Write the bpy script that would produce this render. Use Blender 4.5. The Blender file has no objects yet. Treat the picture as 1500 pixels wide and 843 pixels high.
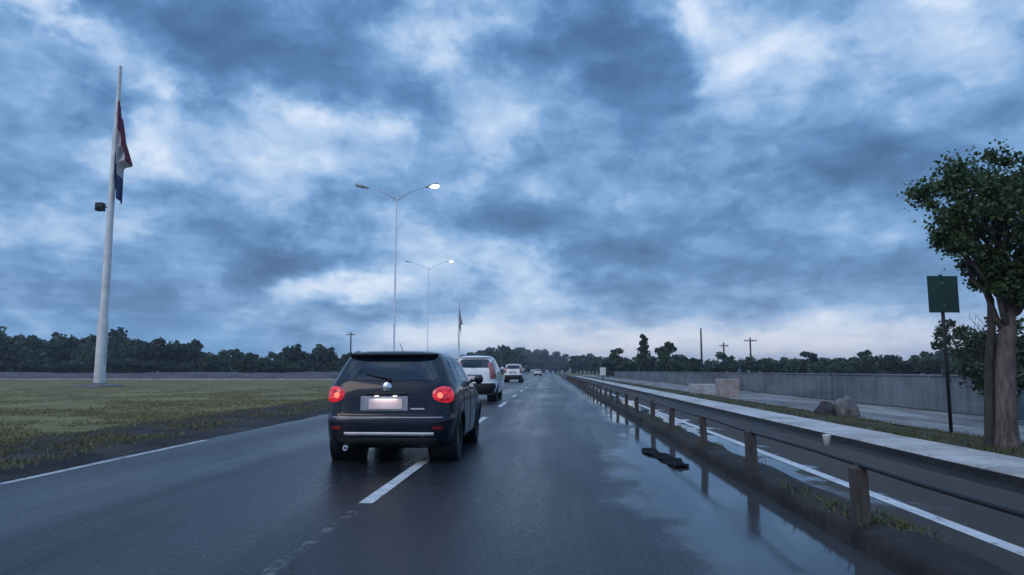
import bpy, bmesh, math, random
import numpy as np
from mathutils import Vector, Matrix, noise as mnoise

R = math.radians
scene = bpy.context.scene
COL = scene.collection

# ------------------------------------------------------------------ camera
cam_d = bpy.data.cameras.new("camera")
cam_d.sensor_width = 36.0
cam_d.lens = 1040.0 / 1500.0 * 36.0
cam_d.clip_start = 0.1
cam_d.clip_end = 9000.0
cam = bpy.data.objects.new("camera", cam_d)
COL.objects.link(cam)
cam.location = (0, 0, 1.2)
cam.rotation_euler = (R(90 + 6.67), 0, R(3.03))
scene.camera = cam

# ------------------------------------------------------------------ node helper
class NT:
    def __init__(self, tree):
        self.t = tree
    def n(self, typ, **kw):
        nd = self.t.nodes.new(typ)
        for k, v in kw.items():
            setattr(nd, k, v)
        return nd
    def put(self, sock, v):
        if isinstance(v, bpy.types.NodeSocket):
            self.t.links.new(v, sock)
        elif v is not None:
            sock.default_value = v
    def m(self, op, a, b=None, c=None, clamp=False):
        nd = self.n("ShaderNodeMath", operation=op, use_clamp=clamp)
        self.put(nd.inputs[0], a)
        if b is not None: self.put(nd.inputs[1], b)
        if c is not None: self.put(nd.inputs[2], c)
        return nd.outputs[0]
    def noise(self, vec, scale, detail=4, rough=0.55, dist=0.0, col=False):
        nd = self.n("ShaderNodeTexNoise")
        self.put(nd.inputs["Vector"], vec)
        nd.inputs["Scale"].default_value = scale
        nd.inputs["Detail"].default_value = detail
        nd.inputs["Roughness"].default_value = rough
        nd.inputs["Distortion"].default_value = dist
        return nd.outputs["Color" if col else "Fac"]
    def ramp(self, fac, stops, interp="LINEAR"):
        nd = self.n("ShaderNodeValToRGB")
        cr = nd.color_ramp
        cr.interpolation = interp
        while len(cr.elements) < len(stops):
            cr.elements.new(0.5)
        for e, (p, c) in zip(cr.elements, stops):
            e.position = p
            e.color = (c[0], c[1], c[2], 1)
        self.put(nd.inputs[0], fac)
        return nd.outputs[0]
    def mix(self, fac, a, b, blend="MIX"):
        nd = self.n("ShaderNodeMix", data_type="RGBA", blend_type=blend)
        self.put(nd.inputs[0], fac)
        def c4(v):
            return (v[0], v[1], v[2], 1) if isinstance(v, tuple) else v
        self.put(nd.inputs[6], c4(a))
        self.put(nd.inputs[7], c4(b))
        return nd.outputs[2]
    def mrange(self, v, a, b, c=0.0, d=1.0, smooth=False):
        nd = self.n("ShaderNodeMapRange")
        if smooth: nd.interpolation_type = "SMOOTHSTEP"
        self.put(nd.inputs[0], v)
        for i, q in enumerate((a, b, c, d)):
            nd.inputs[i + 1].default_value = q
        return nd.outputs[0]
    def mapping(self, vec, scale=(1, 1, 1), loc=(0, 0, 0)):
        nd = self.n("ShaderNodeMapping")
        self.put(nd.inputs[0], vec)
        nd.inputs[1].default_value = loc
        nd.inputs[3].default_value = scale
        return nd.outputs[0]

def lin(r, g, b):
    f = lambda c: (c / 255 / 12.92) if c / 255 <= 0.04045 else ((c / 255 + 0.055) / 1.055) ** 2.4
    return (f(r), f(g), f(b))

# ------------------------------------------------------------------ world: dusk sky under broken cloud
SUN_EL, SUN_AZ = 34.0, -142.0          # the cloud-veiled sun
world = bpy.data.worlds.new("World")
scene.world = world
world.use_nodes = True
wt = world.node_tree
wt.nodes.clear()
W = NT(wt)
out = W.n("ShaderNodeOutputWorld")
bg = W.n("ShaderNodeBackground")
bg.inputs[1].default_value = 0.10
wt.links.new(bg.outputs[0], out.inputs[0])
sky = W.n("ShaderNodeTexSky", sky_type="NISHITA")
sky.sun_disc = False
sky.sun_elevation = R(SUN_EL)
sky.sun_rotation = R(SUN_AZ)
sky.air_density = 1.5
sky.dust_density = 1.0
tc = W.n("ShaderNodeTexCoord")
dirv = tc.outputs["Generated"]
sep = W.n("ShaderNodeSeparateXYZ")
wt.links.new(dirv, sep.inputs[0])
dx, dy, dz = sep.outputs
# cloud deck: direction projected onto a slightly curved layer
den = W.m("ADD", W.m("MAXIMUM", dz, 0.0), 0.20)
comb = W.n("ShaderNodeCombineXYZ")
W.put(comb.inputs[0], W.m("DIVIDE", dx, den))
W.put(comb.inputs[1], W.m("DIVIDE", dy, den))
plane = comb.outputs[0]
n_big = W.noise(plane, 1.0, 4, 0.5, 0.6)
n_mid = W.noise(W.mapping(plane, loc=(7.3, 2.1, 0)), 2.2, 6, 0.5, 0.8)
n_fine = W.noise(W.mapping(plane, (1.0, 0.75, 1), loc=(1.3, 9.1, 4.0)), 6.0, 6, 0.58, 0.8)
# direction-space noise for puffs with visible height
n_dir = W.noise(W.mapping(dirv, (1.0, 1.0, 1.5)), 5.0, 7, 0.52, 0.7)
warp = W.noise(W.mapping(dirv, (1.0, 1.0, 1.4)), 5.0, 5, 0.6, 0.0, col=True)
wsep = W.n("ShaderNodeSeparateColor")
wt.links.new(warp, wsep.inputs[0])
az = W.m("MULTIPLY", W.m("ARCTAN2", dx, dy), 57.29578)
el = W.m("MULTIPLY", W.m("ARCSINE", dz), 57.29578)
warp_amt = W.mrange(el, 0.0, 12.0, 0.25, 1.0)
azw = W.m("ADD", az, W.m("MULTIPLY", W.m("MULTIPLY", W.m("SUBTRACT", wsep.outputs[0], 0.5), 20.0), warp_amt))
elw = W.m("ADD", el, W.m("MULTIPLY", W.m("MULTIPLY", W.m("SUBTRACT", wsep.outputs[1], 0.5), 12.0), warp_amt))
# cloud breaks (bright) and thick cloud (dark): azimuth, elevation, widths, strength
CLOUDS = [(-31.0,16.4,2.7,2.6,0.75),(-27.7,19.0,3.4,1.7,0.4),(-37.2,22.7,2.2,0.9,0.6),(-17.0,19.5,3.3,1.5,0.5),
          (-9.3,24.2,2.3,1.5,0.4),(17.4,23.9,3.5,3.0,0.55),(13.4,27.5,2.4,1.1,0.45),(-17.2,7.0,4.0,0.8,0.8),
          (-21.1,15.0,6.9,2.0,0.35),(31.5,22.6,2.3,2.9,0.3),(-4.1,8.1,3.3,1.5,0.3),(-36.3,9.8,3.2,1.1,0.3),
          (18.0,2.7,11.4,1.1,0.6),(-10.1,2.9,9.3,1.5,0.5),(3.0,2.1,15.4,1.2,0.35),(-24.9,21.4,4.3,2.8,-0.42),
          (-30.8,24.1,3.8,1.8,-0.35),(-18.9,26.4,3.8,1.9,-0.3),(4.4,25.2,5.3,3.1,-0.6),(-11.5,20.6,3.4,2.0,-0.2),
          (23.7,14.4,5.6,2.4,-0.4),(-21.3,8.8,5.7,1.5,-0.5),(7.4,9.1,4.8,1.4,-0.5),(11.0,20.7,3.2,3.9,-0.2),
          (-0.2,11.7,6.1,1.6,-0.3),(20.5,6.7,7.4,1.5,-0.25),(-36.8,5.6,4.9,1.8,-0.15),(-33.0,3.5,9.0,1.7,-0.2),
          (27.1,20.0,2.5,2.7,0.15),(-5.9,17.1,5.1,3.2,0.15)]
acc = None
for a0, e0, sa, se, amp in CLOUDS:
    u = W.m("MULTIPLY", W.m("SUBTRACT", azw, a0), 0.85 / sa)
    v = W.m("MULTIPLY", W.m("SUBTRACT", elw, e0), 0.85 / se)
    q = W.m("MULTIPLY_ADD", u, u, W.m("MULTIPLY", v, v))
    gss = W.m("MULTIPLY", W.m("EXPONENT", W.m("MULTIPLY", q, -1.0)), amp)
    acc = gss if acc is None else W.m("ADD", acc, gss)
wdir = W.n("ShaderNodeVectorMath", operation="MULTIPLY_ADD")      # gently warped direction
W.put(wdir.inputs[0], warp); wdir.inputs[1].default_value = (0.16, 0.16, 0.10); W.put(wdir.inputs[2], dirv)
pd_ = wdir.outputs[0]
b1 = W.m("ABSOLUTE", W.m("SUBTRACT", W.noise(W.mapping(pd_, (1.0, 1.0, 1.7), (3.1, 0, 0)), 3.4, 1, 0.5), 0.5))
b2 = W.m("ABSOLUTE", W.m("SUBTRACT", W.noise(W.mapping(pd_, (1.0, 1.0, 1.7), (0, 5.2, 0)), 9.5, 3, 0.55), 0.5))
billow = W.m("ADD", W.m("MULTIPLY", b1, 1.6), W.m("MULTIPLY", b2, 0.75))
r0_ = W.noise(W.mapping(pd_, (1.0, 1.0, 1.6), (0.7, 1.9, 0.0)), 6.0, 4, 0.55)
r1_ = W.noise(W.mapping(pd_, (1.0, 1.0, 1.6), (0.7, 1.9, 0.05)), 6.0, 4, 0.55)
relief = W.m("SUBTRACT", r0_, r1_)                                 # tops of the masses catch the light
val = W.m("ADD", W.m("ADD", 0.335, W.m("ADD", W.m("MULTIPLY", billow, 0.62), W.m("MULTIPLY", relief, 0.85))), W.m("MULTIPLY", W.m("SUBTRACT", n_big, 0.5), 0.5))
val = W.m("ADD", val, W.m("MULTIPLY", W.m("SUBTRACT", n_mid, 0.5), 0.45))
val = W.m("ADD", val, W.m("MULTIPLY", W.m("SUBTRACT", n_fine, 0.5), 0.42))
val = W.m("ADD", val, W.m("MULTIPLY", W.m("SUBTRACT", n_dir, 0.5), 0.72))
val = W.m("ADD", val, W.m("MULTIPLY", acc, 0.80))
val = W.m("MULTIPLY_ADD", W.m("TANH", W.m("MULTIPLY", W.m("SUBTRACT", val, 0.47), 1.95)), 0.53, 0.45, clamp=True)
S = 10.0
def sc(c): return tuple(x * S for x in lin(*c))
cloud = W.ramp(val, [(0.0, lin(58, 90, 132)), (0.25, lin(86, 126, 172)), (0.46, lin(118, 156, 200)),
                     (0.70, lin(168, 192, 222)), (1.0, lin(234, 238, 246))])
# warm-ish pale tint low on the horizon to the right, clear blue low on the left
low = W.mrange(el, 0.5, 5.5, 1.0, 0.0, True)
warmaz = W.mrange(az, -14.0, 6.0, 0.0, 1.0, True)
cloud = W.mix(W.m("MULTIPLY", W.m("MULTIPLY", low, warmaz), 0.5), cloud, lin(204, 200, 208))
leftaz = W.mrange(az, -26.0, -16.0, 1.0, 0.0, True)
cloud = W.mix(W.m("MULTIPLY", W.m("MULTIPLY", low, leftaz), 0.6), cloud, lin(104, 162, 214))
scale = W.n("ShaderNodeVectorMath", operation="SCALE")
W.put(scale.inputs[0], cloud)
# an overcast sky is brightest overhead
W.put(scale.inputs[3], W.mrange(el, 31.0, 75.0, S * 1.12, S * 2.5, True))
final = W.mix(0.93, sky.outputs[0], scale.outputs[0])
wt.links.new(final, bg.inputs[0])
world.cycles.sampling_method = "MANUAL"
world.cycles.sample_map_resolution = 512

# ------------------------------------------------------------------ sun (diffused by the cloud)
sun_d = bpy.data.lights.new("sun", "SUN")
sun_d.energy = 0.9
sun_d.angle = R(35)
sun_d.color = (1.0, 0.86, 0.76)
sun = bpy.data.objects.new("sun", sun_d)
COL.objects.link(sun)
sv = Vector((math.sin(R(SUN_AZ)) * math.cos(R(SUN_EL)), math.cos(R(SUN_AZ)) * math.cos(R(SUN_EL)), math.sin(R(SUN_EL))))
sun.rotation_euler = sv.to_track_quat("Z", "Y").to_euler()
sun.location = sv * 50

scene.view_settings.view_transform = "Standard"
scene.view_settings.look = "None"
scene.view_settings.exposure = 0.14
scene.view_settings.gamma = 1.0
scene.view_settings.use_curve_mapping = False
scene.render.engine = "CYCLES"
scene.cycles.use_denoising = True
scene.cycles.max_bounces = 6
scene.cycles.transparent_max_bounces = 6
scene.cycles.sample_clamp_indirect = 6.0

# ------------------------------------------------------------------ object helpers
def tag(o, label=None, cat=None, group=None, kind=None):
    if label: o["label"] = label
    if cat: o["category"] = cat
    if group: o["group"] = group
    if kind: o["kind"] = kind
    return o

def empty(name, loc=(0, 0, 0), rz=0.0):
    o = bpy.data.objects.new(name, None)
    o.empty_display_size = 0.2
    COL.objects.link(o)
    o.location = loc
    o.rotation_euler = (0, 0, rz)
    return o

def copy_tree(o, parent=None):
    c = o.copy()
    COL.objects.link(c)
    if parent:
        c.parent = parent
    for ch in list(o.children):
        copy_tree(ch, c)
    return c

class MB:
    """collects shapes and links them as one mesh object"""
    def __init__(self):
        self.v, self.f, self.mi = [], [], []
        self.cur = 0
    def add(self, vs, fs):
        b = len(self.v)
        self.v += [tuple(p) for p in vs]
        for f in fs:
            self.f.append(tuple(i + b for i in f))
            self.mi.append(self.cur)
    def box(self, c, s, rot=None):
        hx, hy, hz = s[0] / 2, s[1] / 2, s[2] / 2
        pts = [Vector((x * hx, y * hy, z * hz)) for z in (-1, 1) for y in (-1, 1) for x in (-1, 1)]
        if rot is not None:
            pts = [rot @ p for p in pts]
        pts = [p + Vector(c) for p in pts]
        self.add(pts, [(0, 2, 3, 1), (4, 5, 7, 6), (0, 1, 5, 4), (1, 3, 7, 5), (3, 2, 6, 7), (2, 0, 4, 6)])
        return self
    def tube(self, pts, rad, seg=12, cap=True):
        pts = [Vector(p) for p in pts]
        if not isinstance(rad, (list, tuple)):
            rad = [rad] * len(pts)
        rings = []
        up = None
        for i, p in enumerate(pts):
            a = pts[max(i - 1, 0)]
            b = pts[min(i + 1, len(pts) - 1)]
            t = (b - a).normalized()
            if up is None:
                up = Vector((1, 0, 0)) if abs(t.x) < 0.8 else Vector((0, 1, 0))
            s = t.cross(up).normalized()
            up = s.cross(t).normalized()
            rings.append([p + (s * math.cos(2 * math.pi * k / seg) + up * math.sin(2 * math.pi * k / seg)) * rad[i] for k in range(seg)])
        vs = [q for r in rings for q in r]
        fs = []
        for i in range(len(rings) - 1):
            for k in range(seg):
                k2 = (k + 1) % seg
                fs.append((i * seg + k, i * seg + k2, (i + 1) * seg + k2, (i + 1) * seg + k))
        if cap:
            fs.append(tuple(range(seg))[::-1])
            fs.append(tuple((len(rings) - 1) * seg + k for k in range(seg)))
        self.add(vs, fs)
        return self
    def lathe(self, prof, axis="z", seg=24, c=(0, 0, 0), close=False):
        vs, fs = [], []
        n = len(prof)
        for k in range(seg):
            a = 2 * math.pi * k / seg
            for r, h in prof:
                if axis == "z": p = (r * math.cos(a), r * math.sin(a), h)
                elif axis == "x": p = (h, r * math.cos(a), r * math.sin(a))
                else: p = (r * math.cos(a), h, r * math.sin(a))
                vs.append((p[0] + c[0], p[1] + c[1], p[2] + c[2]))
        for k in range(seg):
            k2 = (k + 1) % seg
            for i in range(n - 1 if not close else n):
                i2 = (i + 1) % n
                fs.append((k * n + i, k2 * n + i, k2 * n + i2, k * n + i2))
        self.add(vs, fs)
        return self
    def grid(self, fn, nu, nv):
        vs = [fn(i / nu, j / nv) for j in range(nv + 1) for i in range(nu + 1)]
        fs = [(j * (nu + 1) + i, j * (nu + 1) + i + 1, (j + 1) * (nu + 1) + i + 1, (j + 1) * (nu + 1) + i) for j in range(nv) for i in range(nu)]
        self.add(vs, fs)
        return self
    def build(self, name, mat, parent=None, smooth=False, angle=None, bevel=0.0, loc=None):
        me = bpy.data.meshes.new(name)
        me.from_pydata([tuple(p) for p in self.v], [], self.f)
        mats = mat if isinstance(mat, (list, tuple)) else [mat]
        for m in mats:
            me.materials.append(m)
        if len(mats) > 1:
            me.polygons.foreach_set("material_index", self.mi)
        bm = bmesh.new()
        bm.from_mesh(me)
        bmesh.ops.remove_doubles(bm, verts=bm.verts, dist=1e-5)
        bmesh.ops.recalc_face_normals(bm, faces=bm.faces)
        if angle is not None:
            for e in bm.edges:
                if len(e.link_faces) == 2 and e.calc_face_angle(0) > R(angle):
                    e.smooth = False
        bm.to_mesh(me)
        bm.free()
        if smooth or angle is not None:
            me.polygons.foreach_set("use_smooth", [True] * len(me.polygons))
        me.update()
        o = bpy.data.objects.new(name, me)
        COL.objects.link(o)
        if parent is not None: o.parent = parent
        if loc is not None: o.location = loc
        if bevel > 0:
            md = o.modifiers.new("bevel", "BEVEL")
            md.width = bevel
            md.segments = 2
            md.limit_method = "ANGLE"
        return o

def fast_mesh(name, co, quads, mat, parent=None, attr=None, smooth=False):
    """co (N,3) float array, quads (M,k) int array"""
    co = np.asarray(co, dtype=np.float32)
    quads = np.asarray(quads, dtype=np.int32)
    me = bpy.data.meshes.new(name)
    me.vertices.add(len(co))
    me.vertices.foreach_set("co", co.ravel())
    k = quads.shape[1]
    me.loops.add(quads.size)
    me.loops.foreach_set("vertex_index", quads.ravel())
    me.polygons.add(len(quads))
    me.polygons.foreach_set("loop_start", np.arange(0, quads.size, k, dtype=np.int32))
    me.polygons.foreach_set("loop_total", np.full(len(quads), k, dtype=np.int32))
    me.polygons.foreach_set("use_smooth", np.full(len(quads), smooth, dtype=bool))
    me.update(calc_edges=True)
    me.materials.append(mat)
    o = bpy.data.objects.new(name, me)
    COL.objects.link(o)
    if parent is not None: o.parent = parent
    return o

# ------------------------------------------------------------------ materials
def new_mat(name):
    m = bpy.data.materials.new(name)
    m.use_nodes = True
    t = m.node_tree
    b = t.nodes["Principled BSDF"]
    return m, NT(t), b

def plain(name, col, rough=0.5, metal=0.0, var=0.15, vscale=6.0, coat=0.0, bump=0.0, bscale=40.0, ior=1.5):
    m, N, b = new_mat(name)
    tc = N.n("ShaderNodeTexCoord")
    nz = N.noise(tc.outputs["Object"], vscale, 5, 0.6)
    dark = tuple(c * (1 - var * 2) for c in col)
    lite = tuple(min(1, c * (1 + var * 1.2)) for c in col)
    N.put(b.inputs["Base Color"], N.ramp(nz, [(0.3, dark), (0.7, lite)]))
    N.put(b.inputs["Roughness"], N.mrange(nz, 0.3, 0.7, rough * 0.85, min(1, rough * 1.15)))
    b.inputs["Metallic"].default_value = metal
    b.inputs["IOR"].default_value = ior
    if coat:
        b.inputs["Coat Weight"].default_value = coat
        b.inputs["Coat Roughness"].default_value = 0.04
    if bump:
        bp = N.n("ShaderNodeBump")
        bp.inputs["Strength"].default_value = bump
        bp.inputs["Distance"].default_value = 0.02
        N.put(bp.inputs["Height"], N.noise(tc.outputs["Object"], bscale, 6, 0.6))
        N.put(b.inputs["Normal"], bp.outputs[0])
    return m

def emit(name, col, strength, base=(0.2, 0.02, 0.02), lens=False):
    m, N, b = new_mat(name)
    if lens:                                     # ribbed lens: light leaks unevenly
        tc = N.n("ShaderNodeTexCoord")
        rib = N.noise(N.mapping(tc.outputs["Object"], (3, 3, 30)), 3.0, 2, 0.5)
        cell = N.noise(tc.outputs["Object"], 14.0, 3, 0.6)
        b.inputs["Coat Weight"].default_value = 0.5
        fac = N.m("MULTIPLY", N.mrange(rib, 0.35, 0.65, 0.45, 1.3), N.mrange(cell, 0.35, 0.65, 0.35, 1.5))
        strength_node = N.m("MULTIPLY", fac, strength)
    b.inputs["Base Color"].default_value = (*base, 1)
    b.inputs["Roughness"].default_value = 0.15
    b.inputs["Emission Color"].default_value = (*col, 1)
    b.inputs["Emission Strength"].default_value = strength
    if lens: N.put(b.inputs["Emission Strength"], strength_node)
    return m

def mat_asphalt(name, base=0.035, tint=(1.0, 1.0, 1.08), r0=0.2, r1=0.42, brown=0.0, spec=0.5, wet=None, tracks=False):
    m, N, b = new_mat(name)
    g = N.n("ShaderNodeNewGeometry")
    p = g.outputs["Position"]
    streak = N.noise(N.mapping(p, (1.6, 0.07, 1)), 1.0, 5, 0.6, 0.4)
    patch = N.noise(N.mapping(p, (0.5, 0.16, 1)), 1.0, 5, 0.62, 0.3)
    fine = N.noise(p, 45.0, 3, 0.7)
    grain = N.noise(p, 160.0, 2, 0.7)
    mixv = N.m("ADD", N.m("MULTIPLY", streak, 0.5), N.m("MULTIPLY", patch, 0.5))
    c0 = tuple(base * 0.6 * t for t in tint)
    c1 = tuple(base * 1.5 * t for t in tint)
    col = N.ramp(mixv, [(0.35, c0), (0.65, c1)])
    col = N.mix(N.mrange(fine, 0.45, 0.75, 0.0, 0.35), col, (base * 2.0, base * 2.0, base * 2.1))
    if tracks:
        sx_ = N.n("ShaderNodeSeparateXYZ"); N.put(sx_.inputs[0], p)
        wob = N.m("MULTIPLY", N.m("SUBTRACT", N.noise(N.mapping(p, (0.2, 0.1, 1)), 1.0, 2), 0.5), 0.5)
        tr_ = N.m("COSINE", N.m("MULTIPLY", N.m("ADD", N.m("ADD", sx_.outputs[0], 0.55), wob), 2 * math.pi / 1.9))
        mixv = N.m("ADD", mixv, N.m("MULTIPLY", tr_, -0.045))
        vo = N.n("ShaderNodeTexVoronoi", feature="DISTANCE_TO_EDGE")
        vo.inputs["Scale"].default_value = 0.45
        N.put(vo.inputs["Vector"], N.mix(0.22, p, N.noise(p, 1.6, 5, 0.6, col=True), "ADD"))
        crack = N.m("MULTIPLY", N.mrange(vo.outputs["Distance"], 0.004, 0.014, 1.0, 0.0), N.mrange(patch, 0.42, 0.52, 0.0, 0.9))
        col = N.mix(crack, col, (0.003, 0.003, 0.004))
        stone = N.n("ShaderNodeTexVoronoi"); stone.inputs["Scale"].default_value = 70.0; N.put(stone.inputs["Vector"], p)
        ssep = N.n("ShaderNodeSeparateColor"); N.put(ssep.inputs[0], stone.outputs["Color"])
        col = N.mix(N.m("MULTIPLY", N.mrange(ssep.outputs[0], 0.72, 0.95, 0.0, 0.6), N.mrange(patch, 0.4, 0.6, 0.4, 1.0)), col, (base * 4, base * 4, base * 4.2))
    if brown:
        col = N.mix(N.mrange(patch, 0.35, 0.6, 0.0, brown), col, (0.10, 0.078, 0.066))
    rg = N.m("ADD", N.mrange(mixv, 0.36, 0.62, r0, r1), N.mrange(N.noise(p, 22.0, 4, 0.75), 0.3, 0.7, -0.07, 0.10))
    b.inputs["IOR"].default_value = 1.36
    bp = N.n("ShaderNodeBump")
    bp.inputs["Strength"].default_value = 0.25
    bp.inputs["Distance"].default_value = 0.006
    N.put(bp.inputs["Height"], N.m("ADD", fine, grain))
    if wet:                                     # rain water standing in the low places
        sp_ = N.n("ShaderNodeSeparateXYZ")
        N.put(sp_.inputs[0], p)
        w1 = N.m("SUBTRACT", N.noise(N.mapping(p, (1, 0.55, 1)), 1.5, 5, 0.55), 0.5)
        mask = wet(N, sp_.outputs[0], sp_.outputs[1], w1)
        col = N.mix(mask, col, (0.050, 0.056, 0.062))
        rg = N.m("ADD", N.m("MULTIPLY", rg, N.m("SUBTRACT", 1.0, mask)), N.m("MULTIPLY", mask, 0.05))
        N.put(bp.inputs["Strength"], N.mrange(mask, 0.2, 0.9, 0.25, 0.02))
        rip = N.noise(N.mapping(p, (1, 0.45, 1)), 7.0, 3, 0.5)
        N.put(bp.inputs["Height"], N.m("ADD", N.m("ADD", fine, grain), N.m("MULTIPLY", N.m("MULTIPLY", rip, mask), 7.0)))
        N.put(b.inputs["Specular IOR Level"], N.mrange(mask, 0.0, 1.0, spec, 0.85))
    else:
        b.inputs["Specular IOR Level"].default_value = spec
    N.put(b.inputs["Base Color"], col)
    N.put(b.inputs["Roughness"], rg)
    N.put(b.inputs["Normal"], bp.outputs[0])
    return m

def mat_paint_line(name, cover=0.42, cover_max=0.96):
    m, N, b = new_mat(name)
    g = N.n("ShaderNodeNewGeometry")
    p = g.outputs["Position"]
    wear = N.noise(N.mapping(p, (1, 0.5, 1)), 9.0, 6, 0.7)
    mask = N.mrange(wear, cover - 0.06, cover + 0.06, 0.0, 1.0)
    tone = N.noise(p, 3.0, 4, 0.6)
    N.put(b.inputs["Base Color"], N.ramp(tone, [(0.35, (0.48, 0.48, 0.48)), (0.65, (0.70, 0.70, 0.69))]))
    N.put(b.inputs["Alpha"], N.m("MULTIPLY", mask, cover_max))
    b.inputs["Roughness"].default_value = 0.4
    return m

def mat_ground(name, cols, scale=0.6, rough=0.9, bump=0.6, joint=0.0, stretch=1.0):
    m, N, b = new_mat(name)
    g = N.n("ShaderNodeNewGeometry")
    p = g.outputs["Position"]
    n1 = N.noise(N.mapping(p, (1, stretch, 1)), scale, 6, 0.62, 0.3)
    n2 = N.noise(p, scale * 9, 5, 0.65)
    v = N.m("ADD", N.m("MULTIPLY", n1, 0.65), N.m("MULTIPLY", n2, 0.35))
    gc = N.ramp(v, [(0.36, cols[0]), (0.5, cols[1]), (0.64, cols[2])])
    if joint:                                   # cast slabs: a dirty joint every few steps
        js = N.n("ShaderNodeSeparateXYZ"); N.put(js.inputs[0], p)
        jf = N.m("PINGPONG", N.m("ADD", js.outputs[1], N.m("MULTIPLY", n2, 0.01)), joint / 2)
        gc = N.mix(N.mrange(jf, 0.006, 0.016, 0.85, 0.0), gc, (0.03, 0.028, 0.026))
    N.put(b.inputs["Base Color"], gc)
    b.inputs["Roughness"].default_value = rough
    b.inputs["Specular IOR Level"].default_value = 0.25
    bp = N.n("ShaderNodeBump")
    bp.inputs["Strength"].default_value = bump
    bp.inputs["Distance"].default_value = 0.04
    N.put(bp.inputs["Height"], N.noise(p, 22.0, 6, 0.7))
    N.put(b.inputs["Normal"], bp.outputs[0])
    return m

def mat_leaf(name, c0, c1, trans=0.25, rough=0.6):
    m, N, b = new_mat(name)
    g = N.n("ShaderNodeNewGeometry")
    ri = g.outputs["Random Per Island"]
    col = N.ramp(ri, [(0.0, c0), (1.0, c1)])
    N.put(b.inputs["Base Color"], col)
    b.inputs["Roughness"].default_value = rough
    tr = N.n("ShaderNodeBsdfTranslucent")
    N.put(tr.inputs[0], col)
    mx = N.n("ShaderNodeMixShader")
    mx.inputs[0].default_value = trans
    o = [n for n in N.t.nodes if n.type == "OUTPUT_MATERIAL"][0]
    N.t.links.new(b.outputs[0], mx.inputs[1])
    N.t.links.new(tr.outputs[0], mx.inputs[2])
    N.t.links.new(mx.outputs[0], o.inputs[0])
    return m

def mat_bark(name, c0, c1):
    m, N, b = new_mat(name)
    tc = N.n("ShaderNodeTexCoord")
    v = N.noise(N.mapping(tc.outputs["Object"], (1, 1, 0.22)), 22.0, 6, 0.65, 0.5)
    big = N.noise(tc.outputs["Object"], 3.5, 4, 0.6)
    N.put(b.inputs["Base Color"], N.ramp(N.m("ADD", N.m("MULTIPLY", v, 0.6), N.m("MULTIPLY", big, 0.4)), [(0.35, c0), (0.62, c1)]))
    b.inputs["Roughness"].default_value = 0.9
    bp = N.n("ShaderNodeBump")
    bp.inputs["Strength"].default_value = 0.9
    bp.inputs["Distance"].default_value = 0.03
    N.put(bp.inputs["Height"], v)
    N.put(b.inputs["Normal"], bp.outputs[0])
    return m

M = {}
BANK = [(1.5, 1.5), (4.4, 1.1), (6.5, 0.85), (8.5, 0.72), (11, 0.95), (14, 1.4), (15.5, 1.75), (17, 1.45), (22, 1.6), (24, 2.0), (26, 1.5), (40, 1.6), (46, 2.4)]
def road_water(N, x, y, w):
    bank_x = N.m("MULTIPLY", N.ramp(N.m("DIVIDE", y, 50.0), [(a / 50.0, (c / 2.5,) * 3) for a, c in BANK]), 2.5)
    edge = N.m("ADD", N.m("SUBTRACT", x, bank_x), N.m("MULTIPLY", w, 1.5))
    brk = N.noise(N.mapping(N.n("ShaderNodeNewGeometry").outputs["Position"], (1.2, 0.45, 1)), 1.3, 5, 0.6)
    return N.m("MULTIPLY", N.mrange(edge, -0.25, 0.28, 0.0, 1.0, True), N.mrange(brk, 0.32, 0.46, 0.75, 1.0, True))
def path_water(N, x, y, w):
    edge = N.m("ADD", N.m("SUBTRACT", 3.15, x), N.m("MULTIPLY", w, 2.2))
    return N.m("MULTIPLY", N.mrange(edge, -0.12, 0.15, 0.0, 1.0, True), N.mrange(N.m("ADD", y, N.m("MULTIPLY", w, 4.0)), 6.6, 8.0, 0.0, 1.0, True))
M["road"] = mat_asphalt("wet_asphalt", 0.014, (0.78, 0.97, 1.35), 0.20, 0.40, spec=0.42, wet=road_water, tracks=True)
M["cycle"] = mat_asphalt("cycle_asphalt", 0.045, (1.14, 1.0, 0.95), 0.6, 0.9, brown=0.35, spec=0.2, wet=path_water)
M["line"] = mat_paint_line("road_paint", 0.36)
M["edgeline"] = mat_paint_line("edge_paint", 0.42, 0.72)
M["worn"] = mat_paint_line("worn_road_paint", 0.55, 0.22)
M["grass"] = mat_ground("grass_ground", ((0.075, 0.072, 0.028), (0.14, 0.132, 0.055), (0.21, 0.185, 0.09)), 0.35)
M["field"] = mat_ground("field_turf", ((0.09, 0.078, 0.04), (0.175, 0.152, 0.064), (0.25, 0.212, 0.10)), 0.3)
M["soil"] = mat_ground("wet_soil", ((0.012, 0.010, 0.010), (0.034, 0.029, 0.029), (0.08, 0.068, 0.06)), 0.9, 0.85, 0.9)
M["verge"] = mat_ground("verge_ground", ((0.03, 0.03, 0.018), (0.06, 0.055, 0.035), (0.10, 0.085, 0.06)), 0.9)
M["median"] = mat_ground("median_concrete", ((0.012, 0.010, 0.010), (0.026, 0.022, 0.021), (0.055, 0.045, 0.04)), 1.3, 0.7, 0.8)
M["pave"] = mat_ground("pavement_concrete", ((0.085, 0.075, 0.07), (0.20, 0.188, 0.18), (0.37, 0.355, 0.34)), 1.1, 0.75, 0.3, 2.5, 0.25)
M["kerb"] = mat_ground("kerb_concrete", ((0.24, 0.23, 0.215), (0.46, 0.44, 0.42), (0.60, 0.58, 0.56)), 1.4, 0.7, 0.4, 1.2, 0.5)
M["gutter"] = mat_ground("dark_gutter", ((0.006, 0.006, 0.007), (0.014, 0.013, 0.013), (0.03, 0.027, 0.026)), 1.2, 0.6, 0.6)  # near-black tone for the kerb face and the strip at its foot
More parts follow.
